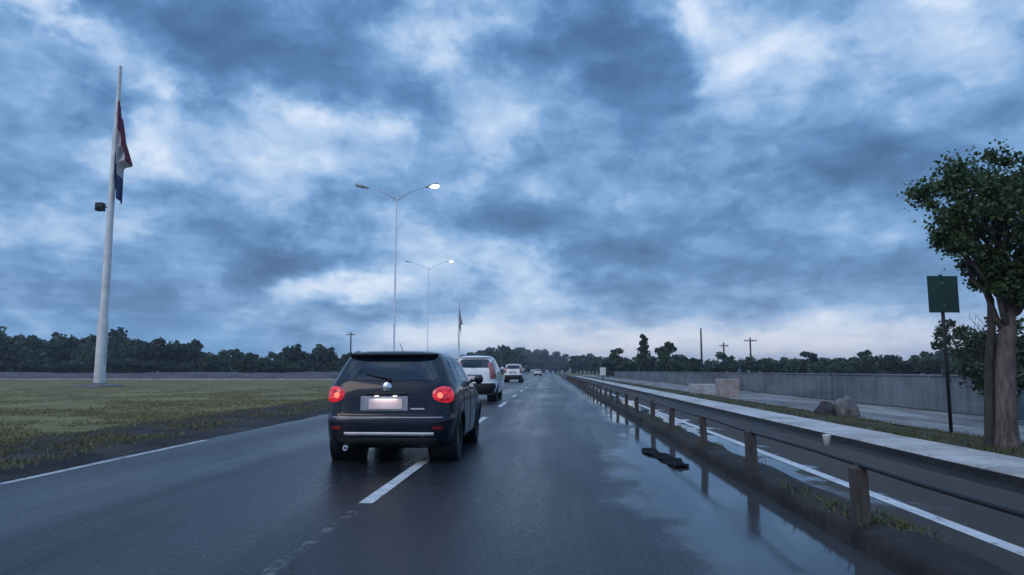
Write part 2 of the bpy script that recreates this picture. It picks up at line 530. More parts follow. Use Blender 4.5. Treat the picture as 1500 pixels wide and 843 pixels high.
M["bank"] = mat_ground("earth_bank", ((0.05, 0.042, 0.048), (0.09, 0.075, 0.082), (0.13, 0.115, 0.12)), 0.25)
M["blade"] = mat_leaf("grass_blades", (0.10, 0.09, 0.034), (0.28, 0.235, 0.105), 0.2)
M["dryweed"] = mat_leaf("dry_weed_blades", (0.07, 0.068, 0.03), (0.22, 0.19, 0.09), 0.2)
M["weed"] = mat_leaf("weed_blades", (0.04, 0.05, 0.018), (0.14, 0.14, 0.055), 0.2)

# ------------------------------------------------------------------ the setting: ground, road, kerbs
def strip(name, pairs, z, mat, kind="structure", jitter=0.0, zfun=None, nx=1):
    """sheet between two polylines [(y, x_left, x_right), ...]"""
    mb = MB()
    vs, fs = [], []
    for (y, a, b) in pairs:
        for i in range(nx + 1):
            x = a + (b - a) * i / nx
            vs.append((x, y, z if zfun is None else zfun(x, y, i / nx)))
    for j in range(len(pairs) - 1):
        for i in range(nx):
            k = j * (nx + 1) + i
            fs.append((k, k + 1, k + nx + 2, k + nx + 1))
    mb.add(vs, fs)
    o = mb.build(name, mat, smooth=nx > 1)
    if kind: o["kind"] = kind
    return o

ys = sorted(set([-12, -6, 0, 2, 4] + [4 + 0.25 * i for i in range(0, 140)] + [40, 45, 50, 60, 70, 80, 100, 130, 170, 240, 400, 800, 1500]))
def lerp_pts(y, pts):
    if y <= pts[0][0]: return pts[0][1]
    for (a, va), (b, vb) in zip(pts, pts[1:]):
        if y <= b: return va + (vb - va) * (y - a) / (b - a)
    return pts[-1][1]
EDGE = [(4, -5.82), (8.5, -5.98), (12, -6.08), (20, -6.2), (60, -6.6), (200, -7.0)]
def road_edge(y):
    e = lerp_pts(y, EDGE)
    if y < 60: e += 0.10 * mnoise.noise(Vector((y * 0.55, 3.1, 0))) + 0.07 * mnoise.noise(Vector((y * 2.1, 7.1, 0)))
    return e

ground = MB()
ground.add([(-3000, -40, -0.03), (3000, -40, -0.03), (3000, 4500, -0.03), (-3000, 4500, -0.03)], [(0, 1, 2, 3)])
g = ground.build("ground", M["grass"])
g["kind"] = "structure"

strip("road", [(y, -9.6, 2.06) for y in ys], 0.0, M["road"])
strip("cycle_path", [(y, 2.50, 4.84) for y in ys], 0.0, M["cycle"])

# left shoulder of soil, then the grass field
def soil_z(x, y, t):
    n = mnoise.noise(Vector((x * 1.7, y * 0.9, 0.0)))
    return 0.004 + 0.09 * min(1, t * 1.4) + (0.035 * n if t > 0.05 else 0)
strip("soil_shoulder", [(y, road_edge(y), road_edge(y) - 1.2 - 1.3 - 0.3 * mnoise.noise(Vector((y * 0.4, 11, 0)))) for y in ys if y <= 100],
      0.0, M["soil"], zfun=soil_z, nx=5)
def field_z(x, y, t):
    base = 0.075 + 0.05 * min(1.0, t * 9)
    return base + 0.05 * mnoise.noise(Vector((x * 0.25, y * 0.25, 5.0))) + 0.03 * mnoise.noise(Vector((x * 1.1, y * 1.1, 8.0)))
fld = [(y, road_edge(y) - 0.75 - 1.3 - 0.3 * mnoise.noise(Vector((y * 0.7, 21, 0))), -75 - y * 0.6) for y in ys if y <= 83.01]
fld.append((83.0, -9.7, -124))
strip("field", fld, 0.0, M["field"], zfun=field_z, nx=60)

# road across the back of the field
strip("far_road", [(84.0, -260, -9.3), (93.0, -260, -9.3)], 0.03, M["road"])
fk = MB()
fk.box((-135, 83.6, 0.10), (250, 0.45, 0.24))
o = fk.build("far_kerb", M["kerb"]); o["kind"] = "structure"
bank = MB()
def bank_fn(u, v):
    x = -260 + 250 * u
    h = 1.25 * math.sin(min(1, v * 1.6) * math.pi / 2)
    h *= 0.75 + 0.35 * mnoise.noise(Vector((x * 0.06, 0.3, 0))) + 0.12 * mnoise.noise(Vector((x * 0.4, v * 3, 0)))
    return (x, 96 + 16 * v, -0.05 + max(0, h) * min(1, (1 - u) * 12))
bank.grid(bank_fn, 220, 8)
o = bank.build("earth_bank", M["bank"], smooth=True); o["kind"] = "structure"

# median kerb with mud on top
def median_fn(sec):
    def fn(u, v):
        y = -12 + (130 + 12) * u ** 1.6
        x, z = sec[min(len(sec) - 1, int(round(v * (len(sec) - 1))))]
        n = mnoise.noise(Vector((x * 3, y * 1.3, z * 4)))
        return (x + 0.03 * n, y, z + (0.03 * n if z > 0.08 else 0))
    return fn
sec = [(2.05, -0.03), (2.06, 0.0), (2.07, 0.08), (2.09, 0.135), (2.14, 0.15), (2.25, 0.155), (2.34, 0.15), (2.43, 0.135), (2.48, 0.07), (2.52, 0.0), (2.53, -0.03)]
mm = MB(); mm.grid(median_fn(sec), 420, len(sec) - 1)
o = mm.build("median_kerb", M["median"], smooth=True); o["kind"] = "structure"

# right side: kerb, verge, pavement
def ksec(u, v):
    y = -12 + 162 * u
    s = [(4.856, 0.10), (4.86, 0.106), (4.875, 0.116), (4.91, 0.12), (5.3, 0.124), (5.85, 0.12), (5.87, 0.06)]
    x, z = s[int(round(v * (len(s) - 1)))]
    return (x + 0.012 * mnoise.noise(Vector((y * 0.8, x, 0))), y, z + 0.006 * mnoise.noise(Vector((y * 0.9, x * 2, 4))))
kb = MB(); kb.grid(ksec, 324, 6)
o = kb.build("kerb", M["kerb"], angle=40); o["kind"] = "structure"
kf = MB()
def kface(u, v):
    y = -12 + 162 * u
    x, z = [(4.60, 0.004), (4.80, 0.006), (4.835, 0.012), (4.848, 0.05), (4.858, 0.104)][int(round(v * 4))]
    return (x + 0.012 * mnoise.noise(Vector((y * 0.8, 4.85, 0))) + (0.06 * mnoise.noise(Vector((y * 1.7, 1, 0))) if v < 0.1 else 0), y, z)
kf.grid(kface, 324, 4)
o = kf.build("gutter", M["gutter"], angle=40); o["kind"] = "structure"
def verge_z(x, y, t):
    return 0.10 + 0.05 * math.sin(math.pi * t) + 0.02 * mnoise.noise(Vector((x * 2, y * 1.2, 0)))
strip("verge", [(y, 5.85, 7.0) for y in ys if y <= 170], 0.0, M["verge"], zfun=verge_z, nx=6)
strip("pavement", [(y, 6.98, 10.25) for y in ys if y <= 170], 0.125, M["pave"])
strip("wall_verge", [(y, 10.2, 14.0) for y in ys if y <= 170], 0.0, M["soil"], zfun=lambda x, y, t: 0.12 + 0.04 * t + 0.03 * mnoise.noise(Vector((x, y, 2))), nx=4)
strip("back_lot", [(y, 13.9, 260.0) for y in ys if y <= 170], 0.02, M["verge"])

# painted markings
def marking(x0, x1, y0, y1, name="lane_marking", mat=None, z=0.004):
    mb = MB()
    n = max(2, int((y1 - y0) / 0.5))
    mb.grid(lambda u, v: (x0 + (x1 - x0) * u, y0 + (y1 - y0) * v, z), 1, n)
    o = mb.build(name, mat or M["line"])
    o["kind"] = "structure"
    return o
marking(-1.745, -1.615, 6.55, 10.0)
for k in range(1, 14):
    marking(-1.745, -1.615, 6.55 + 8.6 * k, 10.0 + 8.6 * k)
marking(-1.73, -1.63, 3.0, 6.2, "worn_marking", M["worn"])
el_ = MB()
el_.grid(lambda u, v: (-5.62 - 0.03 * (2 + 9.0 * v) + 0.11 * (u - 0.5) + 0.02 * mnoise.noise(Vector((v * 9, 0, 0))), 1.0 + 11.2 * v, 0.004), 1, 30)
o = el_.build("edge_marking", M["edgeline"]); o["kind"] = "structure"
marking(3.06, 3.20, -2, 60, "cycle_marking")
marking(1.60, 1.71, 17.5, 60, "worn_marking", M["worn"])

# ------------------------------------------------------------------ grass blades
rng = np.random.default_rng(7)
def tufts(name, xs, ysarr, zs, hmin, hmax, mat, per=3, wid=0.012, lean=0.5):
    n = len(xs)
    xs = np.repeat(xs, per) + rng.normal(0, 0.03, n * per)
    yy = np.repeat(ysarr, per) + rng.normal(0, 0.03, n * per)
    zz = np.repeat(zs, per)
    k = n * per
    h = rng.uniform(hmin, hmax, k)
    a = rng.uniform(0, 2 * np.pi, k)
    w = wid * rng.uniform(0.6, 1.5, k)
    lx = rng.normal(0, lean, k) * h
    ly = rng.normal(0, lean, k) * h
    co = np.zeros((k, 3, 3))
    co[:, 0] = np.stack([xs - np.cos(a) * w, yy - np.sin(a) * w, zz], 1)
    co[:, 1] = np.stack([xs + np.cos(a) * w, yy + np.sin(a) * w, zz], 1)
    co[:, 2] = np.stack([xs + lx, yy + ly, zz + h], 1)
    tri = np.arange(k * 3).reshape(k, 3)
    return fast_mesh(name, co.reshape(-1, 3), tri, mat)

def field_height(x, y):
    return 0.125 + 0.05 * mnoise.noise(Vector((x * 0.25, y * 0.25, 5.0))) + 0.03 * mnoise.noise(Vector((x * 1.1, y * 1.1, 8.0)))
gx, gy, gz = [], [], []
rnd = random.Random(3)
while len(gx) < 52000:
    y = 8 * (80 / 8) ** rnd.random()
    x = road_edge(y) - 0.9 - 1.3 - rnd.random() * (6 + y * 0.85)
    if mnoise.noise(Vector((x * 0.35, y * 0.35, 2.0))) + 0.6 * mnoise.noise(Vector((x * 1.2, y * 1.2, 4.0))) < rnd.uniform(-0.35, 0.25):
        continue
    gx.append(x); gy.append(y); gz.append(field_height(x, y) - 0.02)
o = tufts("grass", np.array(gx), np.array(gy), np.array(gz), 0.02, 0.075, M["blade"], 3, 0.011)
tag(o, "short patchy olive grass on the field left of the road", "grass", kind="stuff")
wx, wy, wz = [], [], []
for i in range(16000):
    y = 8 * (45 / 8) ** rnd.random()
    x = road_edge(y) - 0.15 - rnd.random() ** 0.5 * (1.2 + 1.3)
    if mnoise.noise(Vector((x * 1.3, y * 0.8, 29.0))) < rnd.uniform(-0.25, 0.4) - 0.25 * min(1, (road_edge(y) - x) / 2): continue
    wx.append(x); wy.append(y); wz.append(0.06)
o = tufts("shoulder_weeds", np.array(wx), np.array(wy), np.array(wz), 0.02, 0.08, M["dryweed"], 3, 0.010)
tag(o, "sparse weeds growing in the dark soil at the left road edge", "weeds", kind="stuff")
wx, wy, wz = [], [], []
for i in range(9000):
    y = 4 * (70 / 4) ** rnd.random()
    x = 5.92 + rnd.random() * 1.0
    if mnoise.noise(Vector((x * 1.1, y * 0.8, 9.0))) < rnd.uniform(-0.4, 0.3): continue
    wx.append(x); wy.append(y); wz.append(0.115)
o = tufts("verge_grass", np.array(wx), np.array(wy), np.array(wz), 0.03, 0.10, M["weed"], 3, 0.009)
tag(o, "thin dark grass on the verge under the tree and sign", "grass", kind="stuff")
wx, wy, wz = [], [], []
for i in range(2600):
    y = 3 * (50 / 3) ** rnd.random()
    x = 2.12 + rnd.random() * 0.33
    if mnoise.noise(Vector((x * 2, y * 0.7, 19.0))) < rnd.uniform(0.0, 0.5): continue
    wx.append(x); wy.append(y); wz.append(0.14)
o = tufts("median_weeds", np.array(wx), np.array(wy), np.array(wz), 0.02, 0.07, M["weed"], 3, 0.007)
tag(o, "small weeds growing along the muddy median kerb", "weeds", kind="stuff")

# ------------------------------------------------------------------ median guard rail
M["post"] = mat_bark("post_wood", (0.024, 0.022, 0.023), (0.095, 0.082, 0.078))
M["railpaint"] = plain("rail_steel", (0.03, 0.028, 0.03), 0.5, 0.3, 0.2, 5)
M["reflector"] = plain("reflector", (0.6, 0.45, 0.4), 0.3)
gr = empty("guard_rail", (2.17, 5.3, 0.15))
tag(gr, "long low guard rail of square brown posts on the median kerb", "guard rail")
rb = MB()
rb.tube([(0, y, 0.395 + 0.006 * math.sin(y * 1.7)) for y in np.linspace(-9, 88, 120)], 0.019, 8)
rb.build("rail", M["railpaint"], gr, smooth=True)
rr = random.Random(5)
for k in range(-3, 34):
    pb = MB()
    w = 0.095
    pb.box((0, 0, 0.185), (w, w, 0.43))
    pb.add([(-w/2, -w/2, 0.40), (w/2, -w/2, 0.40), (w/2, w/2, 0.40), (-w/2, w/2, 0.40), (0, 0, 0.43)], [(0, 1, 4), (1, 2, 4), (2, 3, 4), (3, 0, 4)])
    p = pb.build("post", M["post"], gr, bevel=0.008)
    p.location = (rr.uniform(-0.012, 0.012), 2.55 * k + rr.uniform(-0.08, 0.08), rr.uniform(-0.03, 0.02))
    p.rotation_euler = (R(rr.uniform(-2.5, 2.5)), R(rr.uniform(-4, 4)), R(rr.uniform(-9, 9)))
    w_ = rr.uniform(0.88, 1.1); p.scale = (w_, rr.uniform(0.9, 1.1), 1)

# ------------------------------------------------------------------ wall on the right
def mat_wall():
    m, N, b = new_mat("wall_concrete")
    g = N.n("ShaderNodeNewGeometry")
    p = g.outputs["Position"]
    big = N.noise(N.mapping(p, (1, 0.25, 1.2)), 0.9, 6, 0.62, 0.4)
    drip = N.noise(N.mapping(p, (1, 2.2, 0.12)), 1.4, 5, 0.65)
    v = N.m("ADD", N.m("MULTIPLY", big, 0.55), N.m("MULTIPLY", drip, 0.45))
    N.put(b.inputs["Base Color"], N.ramp(v, [(0.36, (0.05, 0.06, 0.07)), (0.48, (0.125, 0.145, 0.165)), (0.64, (0.2, 0.22, 0.24))]))
    b.inputs["Roughness"].default_value = 0.85
    bp = N.n("ShaderNodeBump"); bp.inputs["Strength"].default_value = 0.4; bp.inputs["Distance"].default_value = 0.02
    N.put(bp.inputs["Height"], N.noise(p, 30, 5, 0.7)); N.put(b.inputs["Normal"], bp.outputs[0])
    return m
M["wall"] = mat_wall()
wall = empty("boundary_wall", (10.6, 4.0, 0.1))
tag(wall, "long low grey concrete boundary wall behind the pavement", "wall")
wb = MB()
for k in range(44):
    wb.box((0, 1.65 + 3.3 * k, 0.46), (0.14, 3.12, 0.96))
wb.build("panel", M["wall"], wall, bevel=0.01)
pl = MB()
for k in range(45):
    pl.box((0, 3.3 * k, 0.47), (0.17, 0.17, 1.0))
o = pl.build("pier", M["wall"], wall, bevel=0.012)
cp = MB()
for k in range(44):
    cp.box((0, 1.65 + 3.3 * k, 0.967), (0.2, 3.125, 0.05))
cp.build("coping", M["wall"], wall, bevel=0.01)

# ------------------------------------------------------------------ cars
def pchip(pts, z):
    xs = [p[0] for p in pts]
    z = min(max(z, xs[0]), xs[-1])
    n = len(xs)
    i = 0
    while i < n - 2 and z > xs[i + 1]: i += 1
    res = []
    h = xs[i + 1] - xs[i]
    t = (z - xs[i]) / h
    for c in range(1, len(pts[0])):
        ysv = [p[c] for p in pts]
        def slope(k):
            if k <= 0 or k >= n - 1:
                kk = 0 if k <= 0 else n - 2
                return (ysv[kk + 1] - ysv[kk]) / (xs[kk + 1] - xs[kk])
            a = (ysv[k] - ysv[k - 1]) / (xs[k] - xs[k - 1])
            b = (ysv[k + 1] - ysv[k]) / (xs[k + 1] - xs[k])
            return 0 if a * b <= 0 else 2 * a * b / (a + b)
        m0, m1 = slope(i) * h, slope(i + 1) * h
        y0, y1 = ysv[i], ysv[i + 1]
        res.append((2*t**3 - 3*t*t + 1) * y0 + (t**3 - 2*t*t + t) * m0 + (-2*t**3 + 3*t*t) * y1 + (t**3 - t*t) * m1)
    return res

HATCH = [  # z, half width, rear y, front y, corner exponent
    (0.20, 0.74, 0.16, 3.62, 5.0), (0.25, 0.80, 0.06, 3.76, 5.0), (0.34, 0.825, 0.015, 3.83, 5.5), (0.50, 0.84, 0.0, 3.84, 6.0),
    (0.585, 0.845, 0.004, 3.84, 6.0), (0.615, 0.845, 0.035, 3.83, 6.0), (0.72, 0.845, 0.055, 3.76, 6.0), (0.80, 0.842, 0.065, 3.55, 6.0),
    (0.88, 0.835, 0.075, 3.22, 6.0), (0.97, 0.82, 0.095, 2.88, 6.0), (1.02, 0.80, 0.115, 2.76, 6.0), (1.10, 0.765, 0.155, 2.60, 5.5),
    (1.22, 0.715, 0.225, 2.38, 5.2), (1.34, 0.655, 0.30, 2.12, 5.0), (1.40, 0.62, 0.335, 1.96, 4.6), (1.44, 0.565, 0.39, 1.82, 4.0),
    (1.462, 0.48, 0.48, 1.70, 3.6), (1.475, 0.32, 0.66, 1.50, 3.2), (1.479, 0.06, 0.95, 1.2, 2.6)]

class CarShape:
    def __init__(self, prof, sx=1, sy=1, sz=1):
        self.p = [(z * sz, w * sx, a * sy, b * sy, n) for z, w, a, b, n in prof]
        self.z0, self.z1 = self.p[0][0], self.p[-1][0]
    def at(self, z): return pchip(self.p, z)
    def ring(self, z, th, off=0.0):
        w, a, b, n = self.at(z)
        yc, hb = (a + b) / 2, (b - a) / 2
        def pos(t):
            c, s = math.cos(t), math.sin(t)
            return Vector((w * math.copysign(abs(c) ** (2 / n), c), yc + hb * math.copysign(abs(s) ** (2 / n), s), z))
        p = pos(th)
        if off:
            d = (pos(th + 0.004) - pos(th - 0.004)).normalized()
            p = p + Vector((d.y, -d.x, 0)) * off
        return p
    def rear(self, x, z, off=0.0):
        w, a, b, n = self.at(z)
        yc, hb = (a + b) / 2, (b - a) / 2
        t = min(0.9999, abs(x) / w)
        return Vector((x, yc - hb * (1 - t ** n) ** (1 / n) - off, z))
    def front(self, x, z, off=0.0):
        w, a, b, n = self.at(z)
        yc, hb = (a + b) / 2, (b - a) / 2
        t = min(0.9999, abs(x) / w)
        return Vector((x, yc + hb * (1 - t ** n) ** (1 / n) + off, z))
    def side(self, sgn, y, z, off=0.0):
        w, a, b, n = self.at(z)
        yc, hb = (a + b) / 2, (b - a) / 2
        t = min(0.9999, abs(y - yc) / hb)
        return Vector((sgn * (w * (1 - t ** n) ** (1 / n) + off), y, z))

M["navy"] = plain("navy_paint", (0.004, 0.008, 0.020), 0.3, 0.0, 0.1, 2.0, coat=0.6, ior=1.3)
M["whitepaint"] = plain("white_paint", (0.82, 0.82, 0.82), 0.3, 0, 0.05, 2.0, coat=0.6)
M["glass"] = plain("tinted_glass", (0.006, 0.010, 0.022), 0.05, 0, 0.05, 2.0, ior=1.6)
M["rubber"] = plain("rubber", (0.018, 0.018, 0.019), 0.75, 0, 0.2, 12)
M["plastic"] = plain("dark_plastic", (0.007, 0.008, 0.011), 0.6, 0, 0.2, 8)
M["rim"] = plain("rim_alloy", (0.32, 0.33, 0.35), 0.4, 0.8, 0.15, 8)
M["chrome"] = plain("chrome", (0.75, 0.77, 0.8), 0.18, 1.0, 0.05, 8)
M["silver"] = plain("silver_trim", (0.55, 0.54, 0.55), 0.4, 0.2, 0.1, 8)
M["plate"] = plain("plate_white", (0.80, 0.66, 0.66), 0.4, 0, 0.1, 5)
M["platerim"] = plain("plate_surround", (0.34, 0.36, 0.40), 0.45, 0, 0.1, 8)
M["redlens"] = plain("red_lens", (0.28, 0.012, 0.02), 0.12, 0, 0.1, 20)
M["pinklens"] = plain("faded_lens", (0.40, 0.13, 0.12), 0.2, 0, 0.1, 20)
M["tail"] = emit("tail_light_lit", (1.0, 0.018, 0.05), 0.5, lens=True)
M["platelamp"] = emit("plate_lamp_lit", (1.0, 0.86, 0.82), 1.2, (0.8, 0.8, 0.8))
M["brake"] = emit("tail_bulb_lit", (1.0, 0.12, 0.07), 2.4)

def car(name, loc, prof, paint, sx=1, sy=1, sz=1, lights="corner", trim=True, rz=0.0, lit=True):
    root = empty(name, loc, rz)
    S_ = CarShape(prof, sx, sy, sz)
    zz = lambda v: v * sz
    # body, with wheel openings cut from the grid
    NT_, Ms = 132, []
    z = S_.z0
    while z < S_.z1:
        Ms.append(z); z += 0.028
    Ms.append(S_.z1)
    Rw = 0.30 * sz if sz < 1.1 else 0.34
    wy_ = [0.72 * sy, 3.14 * sy]
    vs, fs = [], []
    for zi in Ms:
        for k in range(NT_):
            # denser sampling where the outline turns
            vs.append(S_.ring(zi, 2 * math.pi * k / NT_))
    for j in range(len(Ms) - 1):
        for k in range(NT_):
            q = (j * NT_ + k, j * NT_ + (k + 1) % NT_, (j + 1) * NT_ + (k + 1) % NT_, (j + 1) * NT_ + k)
            c = sum((vs[i] for i in q), Vector()) / 4
            if abs(c.x) > 0.5 * sx and any((c.y - wy) ** 2 + (c.z - Rw) ** 2 < (Rw + 0.055) ** 2 for wy in wy_):
                continue
            fs.append(q)
    fs.append(tuple(range(NT_))[::-1])
    fs.append(tuple((len(Ms) - 1) * NT_ + k for k in range(NT_)))
    mb = MB(); mb.add(vs, fs)
    mb.build("body", paint, root, angle=38)
    # wheel housings and arch lips
    for wy in wy_:
        for s in (-1, 1):
            h = MB()
            h.lathe([(Rw + 0.075, s * 0.46 * sx), (Rw + 0.075, s * (S_.side(1, wy, zz(0.45)).x - 0.03))], "x", 28, (0, wy, Rw))
            h.lathe([(0.0, s * 0.46 * sx), (Rw + 0.075, s * 0.46 * sx)], "x", 28, (0, wy, Rw))
            h.build("wheel_housing", M["plastic"], root, smooth=True)
            lip = MB()
            pts = []
            for i in range(25):
                a = R(-14 + 208 * i / 24)
                y, z = wy + (Rw + 0.058) * math.cos(a), Rw + (Rw + 0.058) * math.sin(a)
                if z < S_.z0: continue
                pts.append(S_.side(s, y, z, 0.004))
            lip.tube(pts, 0.022, 8)
            lip.build("arch_trim", M["plastic"] if trim else paint, root, smooth=True)
            wh = MB()
            x1 = s * (S_.side(1, wy, zz(0.45)).x - 0.015)
            x0 = x1 - s * 0.19
            wh.lathe([(Rw * 0.60, x0), (Rw * 0.94, x0), (Rw, x0 + s * 0.03), (Rw, x1 - s * 0.03), (Rw * 0.94, x1), (Rw * 0.66, x1), (Rw * 0.60, x1 - s * 0.02)], "x", 32, close=True)
            w = wh.build("wheel", M["rubber"], root, angle=30, loc=(0, wy, Rw))
            rim = MB()
            xr = x1 - s * 0.02
            rim.lathe([(Rw * 0.62, xr), (Rw * 0.58, xr - s * 0.03), (Rw * 0.2, xr - s * 0.05)], "x", 32)
            rim.lathe([(0.0, xr - s * 0.005), (Rw * 0.16, xr - s * 0.008), (Rw * 0.2, xr - s * 0.06)], "x", 20)
            for k in range(7):
                a = 2 * math.pi * k / 7
                rot = Matrix.Rotation(a, 3, "X")
                rim.box(rot @ Vector((xr - s * 0.025, 0, Rw * 0.38)), (0.03, 0.05, Rw * 0.46), rot)
            rim.build("rim", M["rim"], w, angle=30)
    # glass
    ra, rb = zz(1.075), zz(1.345)
    rg = MB()
    def half(zv): return S_.at(zv)[0] * 0.80 - 0.0
    def rgf(u, v):
        zv = ra + (rb - ra) * v
        k = 1 - 0.10 * max(0, abs(2 * v - 1) - 0.75) / 0.25
        return S_.rear((2 * u - 1) * half(zv) * k, zv, 0.006)
    rg.grid(rgf, 16, 10)
    rgo = rg.build("rear_window", M["glass"], root, smooth=True)
    wp = MB()
    b0, b1 = S_.rear(0.0, zz(1.085), 0.02), S_.rear(-0.32 * sx, zz(1.16), 0.016)
    wp.tube([b0, (b0 + b1) / 2 + Vector((0, -0.008, 0)), b1], [0.011, 0.008, 0.005], 6)
    wp.lathe([(0, -0.03), (0.022, -0.03), (0.025, 0.012)], "y", 12, b0)
    wp.build("rear_wiper", M["plastic"], root, smooth=True)
    fw = MB()
    fw.grid(lambda u, v: S_.front((2 * u - 1) * S_.at(zz(1.04) + zz(0.32) * v)[0] * 0.82, zz(1.04) + zz(0.32) * v, 0.006), 14, 8)
    fw.build("windscreen", M["glass"], root, smooth=True)
    for s in (-1, 1):
        for (ya0, ya1, yb0, yb1) in ((0.52, 1.00, 0.66, 0.98), (1.05, 1.78, 1.03, 1.70), (1.86, 2.52, 1.78, 1.98)):
            sg = MB()
            def sgf(u, v):
                zv = zz(1.05) + zz(0.29) * v
                y0 = ya0 + (yb0 - ya0) * v
                y1 = ya1 + (yb1 - ya1) * v
                return S_.side(s, (y0 + (y1 - y0) * u) * sy, zv, 0.006)
            sg.grid(sgf, 8, 8)
            sg.build("side_window", M["glass"], root, smooth=True)
        for yd in (1.26, 2.08):
            dh = MB()
            pts = [S_.side(s, (yd + 0.16 * t) * sy, zz(0.93), 0.004 + 0.028 * math.sin(math.pi * t)) for t in np.linspace(0, 1, 7)]
            dh.tube(pts, 0.012, 8)
            dh.build("door_handle", paint if trim else M["plastic"], root, smooth=True)
        mi = MB()
        q = S_.side(s, 2.42 * sy, zz(1.03), 0.0)
        mi.lathe([(0.0, -0.09), (0.05, -0.085), (0.075, -0.05), (0.07, 0.0), (0.03, 0.07), (0.0, 0.08)], "y", 16, (q.x + s * 0.13, q.y, q.z + 0.03))
        mi.tube([q, (q.x + s * 0.08, q.y, q.z + 0.02)], [0.025, 0.02], 8)
        mi.build("mirror", paint, root, smooth=True)
        for ys_ in (1.02, 1.82, 2.62):
            sm = MB()
            sm.tube([S_.side(s, (ys_ - 0.0) * sy, zz(t), 0.001) for t in np.linspace(0.34, 1.0, 14)], 0.005, 5)
            sm.build("door_seam", M["plastic"], root)
    # tailgate seam, recess, spoiler
    ts = MB()
    path = [S_.rear(-0.60 * sx, zz(t), 0.001) for t in np.linspace(1.02, 0.64, 10)] + [S_.rear(x * sx, zz(0.62), 0.001) for x in np.linspace(-0.57, 0.57, 20)] + [S_.rear(0.60 * sx, zz(t), 0.001) for t in np.linspace(0.64, 1.02, 10)]
    ts.tube(path, 0.005, 5)
    ts.build("tailgate_seam", M["plastic"], root)
    sp = MB()
    def spf(u, v):
        x = (2 * u - 1) * 0.57 * sx
        y0 = S_.rear(x, zz(1.385)).y
        a = 2 * math.pi * v
        return (x, y0 - 0.02 - 0.075 * math.cos(a) * (1 - 0.3 * abs(2 * u - 1) ** 3), zz(1.405) + 0.022 * math.sin(a) + 0.01 * math.cos(a))
    sp.grid(spf, 20, 14)
    sp.build("spoiler", paint if not trim else M["plastic"], root, smooth=True)
    # plate
    px = -0.045 if trim else 0.0
    pr = MB()
    y0 = S_.rear(px, zz(0.77)).y
    pr.box((px, y0 - 0.008, zz(0.775)), (0.62, 0.03, 0.185))
    pr.build("plate_surround", M["platerim"] if trim else M["plastic"], root, bevel=0.008)
    pt = MB()
    pt.box((px + 0.02, y0 - 0.028, zz(0.768)), (0.44, 0.008, 0.125))
    pt.build("number_plate", M["plate"], root, bevel=0.003)
    if trim:
        bd = MB()
        y1 = S_.rear(0, zz(0.995)).y
        bd.lathe([(0.0, -0.03), (0.045, -0.028), (0.062, -0.018), (0.066, 0.012)], "y", 28, (-0.02, y1, zz(0.985)))
        bd.build("badge", M["chrome"], root, angle=40)
        gs = MB()
        gs.grid(lambda u, v: S_.rear(-0.02 + (2 * u - 1) * 0.26, zz(0.885) + 0.035 * v, 0.012 + 0.012 * math.sin(math.pi * v)), 10, 6)
        gs.build("tailgate_handle", M["plastic"], root, smooth=True)
        bs = MB()
        bs.grid(lambda u, v: S_.rear(0.03 + (2 * u - 1) * 0.58, 0.372 + 0.042 * v, 0.008 + 0.012 * math.sin(math.pi * v)), 24, 6)
        bs.build("bumper_trim", M["silver"], root, smooth=True)
        bl = MB()
        bl.grid(lambda u, v: S_.rear((2 * u - 1) * 0.66, 0.225 + 0.115 * v, 0.006 + 0.01 * math.sin(math.pi * v)), 24, 6)
        bl.build("lower_bumper", M["plastic"], root, smooth=True)
        bt = MB()
        bt.tube([S_.rear(x, 0.60, 0.004) for x in np.linspace(-0.72, 0.72, 30)], 0.007, 6)
        bt.build("bumper_line", M["silver"], root, smooth=True)
        ex = MB()
        ex.lathe([(0.026, -0.09), (0.032, -0.09), (0.032, 0.2), (0.026, 0.2)], "y", 16, (-0.52, 0.04, 0.215), close=True)
        ex.build("exhaust_pipe", M["chrome"], root, smooth=True)
        for s in (-1, 1):
            rl = MB()
            rl.grid(lambda u, v: S_.rear(s * (0.60 + 0.13 * u), 0.45 + 0.035 * v, 0.008), 6, 2)
            rl.build("bumper_reflector", M["redlens"], root)
        lg = MB()
        lg.grid(lambda u, v: S_.rear(0.30 + 0.18 * u, 0.70 + 0.018 * v, 0.006), 6, 2)
        lg.build("tailgate_lettering", M["silver"], root)
        for sx_ in (-0.12, 0.12):
            lm = MB()
            lm.box((px + 0.02 + sx_, S_.rear(px, zz(0.872)).y - 0.03, zz(0.872)), (0.05, 0.03, 0.012))
            lm.build("plate_lamp", M["platelamp"], root)
        pd = bpy.data.lights.new("plate_light", "AREA")     # the light the two plate lamps give
        pd.shape = "RECTANGLE"; pd.size = 0.3; pd.size_y = 0.02; pd.energy = 0.36; pd.color = (1.0, 0.86, 0.84)
        po = bpy.data.objects.new("plate_light", pd); COL.objects.link(po); po.parent = root
        po.location = (px + 0.02, S_.rear(px, zz(0.872)).y - 0.07, zz(0.866))
        po.rotation_euler = (R(-18), 0, 0)
        an = MB()
        an.tube([(0.0, 0.95, 1.47), (0.0, 0.72, 1.60)], [0.006, 0.002], 6)
        an.build("aerial", M["plastic"], root)
    else:
        bp_ = MB()
        bp_.grid(lambda u, v: S_.rear((2 * u - 1) * 0.80 * sx, zz(0.24) + zz(0.34) * v, 0.02 + 0.02 * math.sin(math.pi * v)), 24, 6)
        bp_.build("bumper", M["plastic"], root, smooth=True)
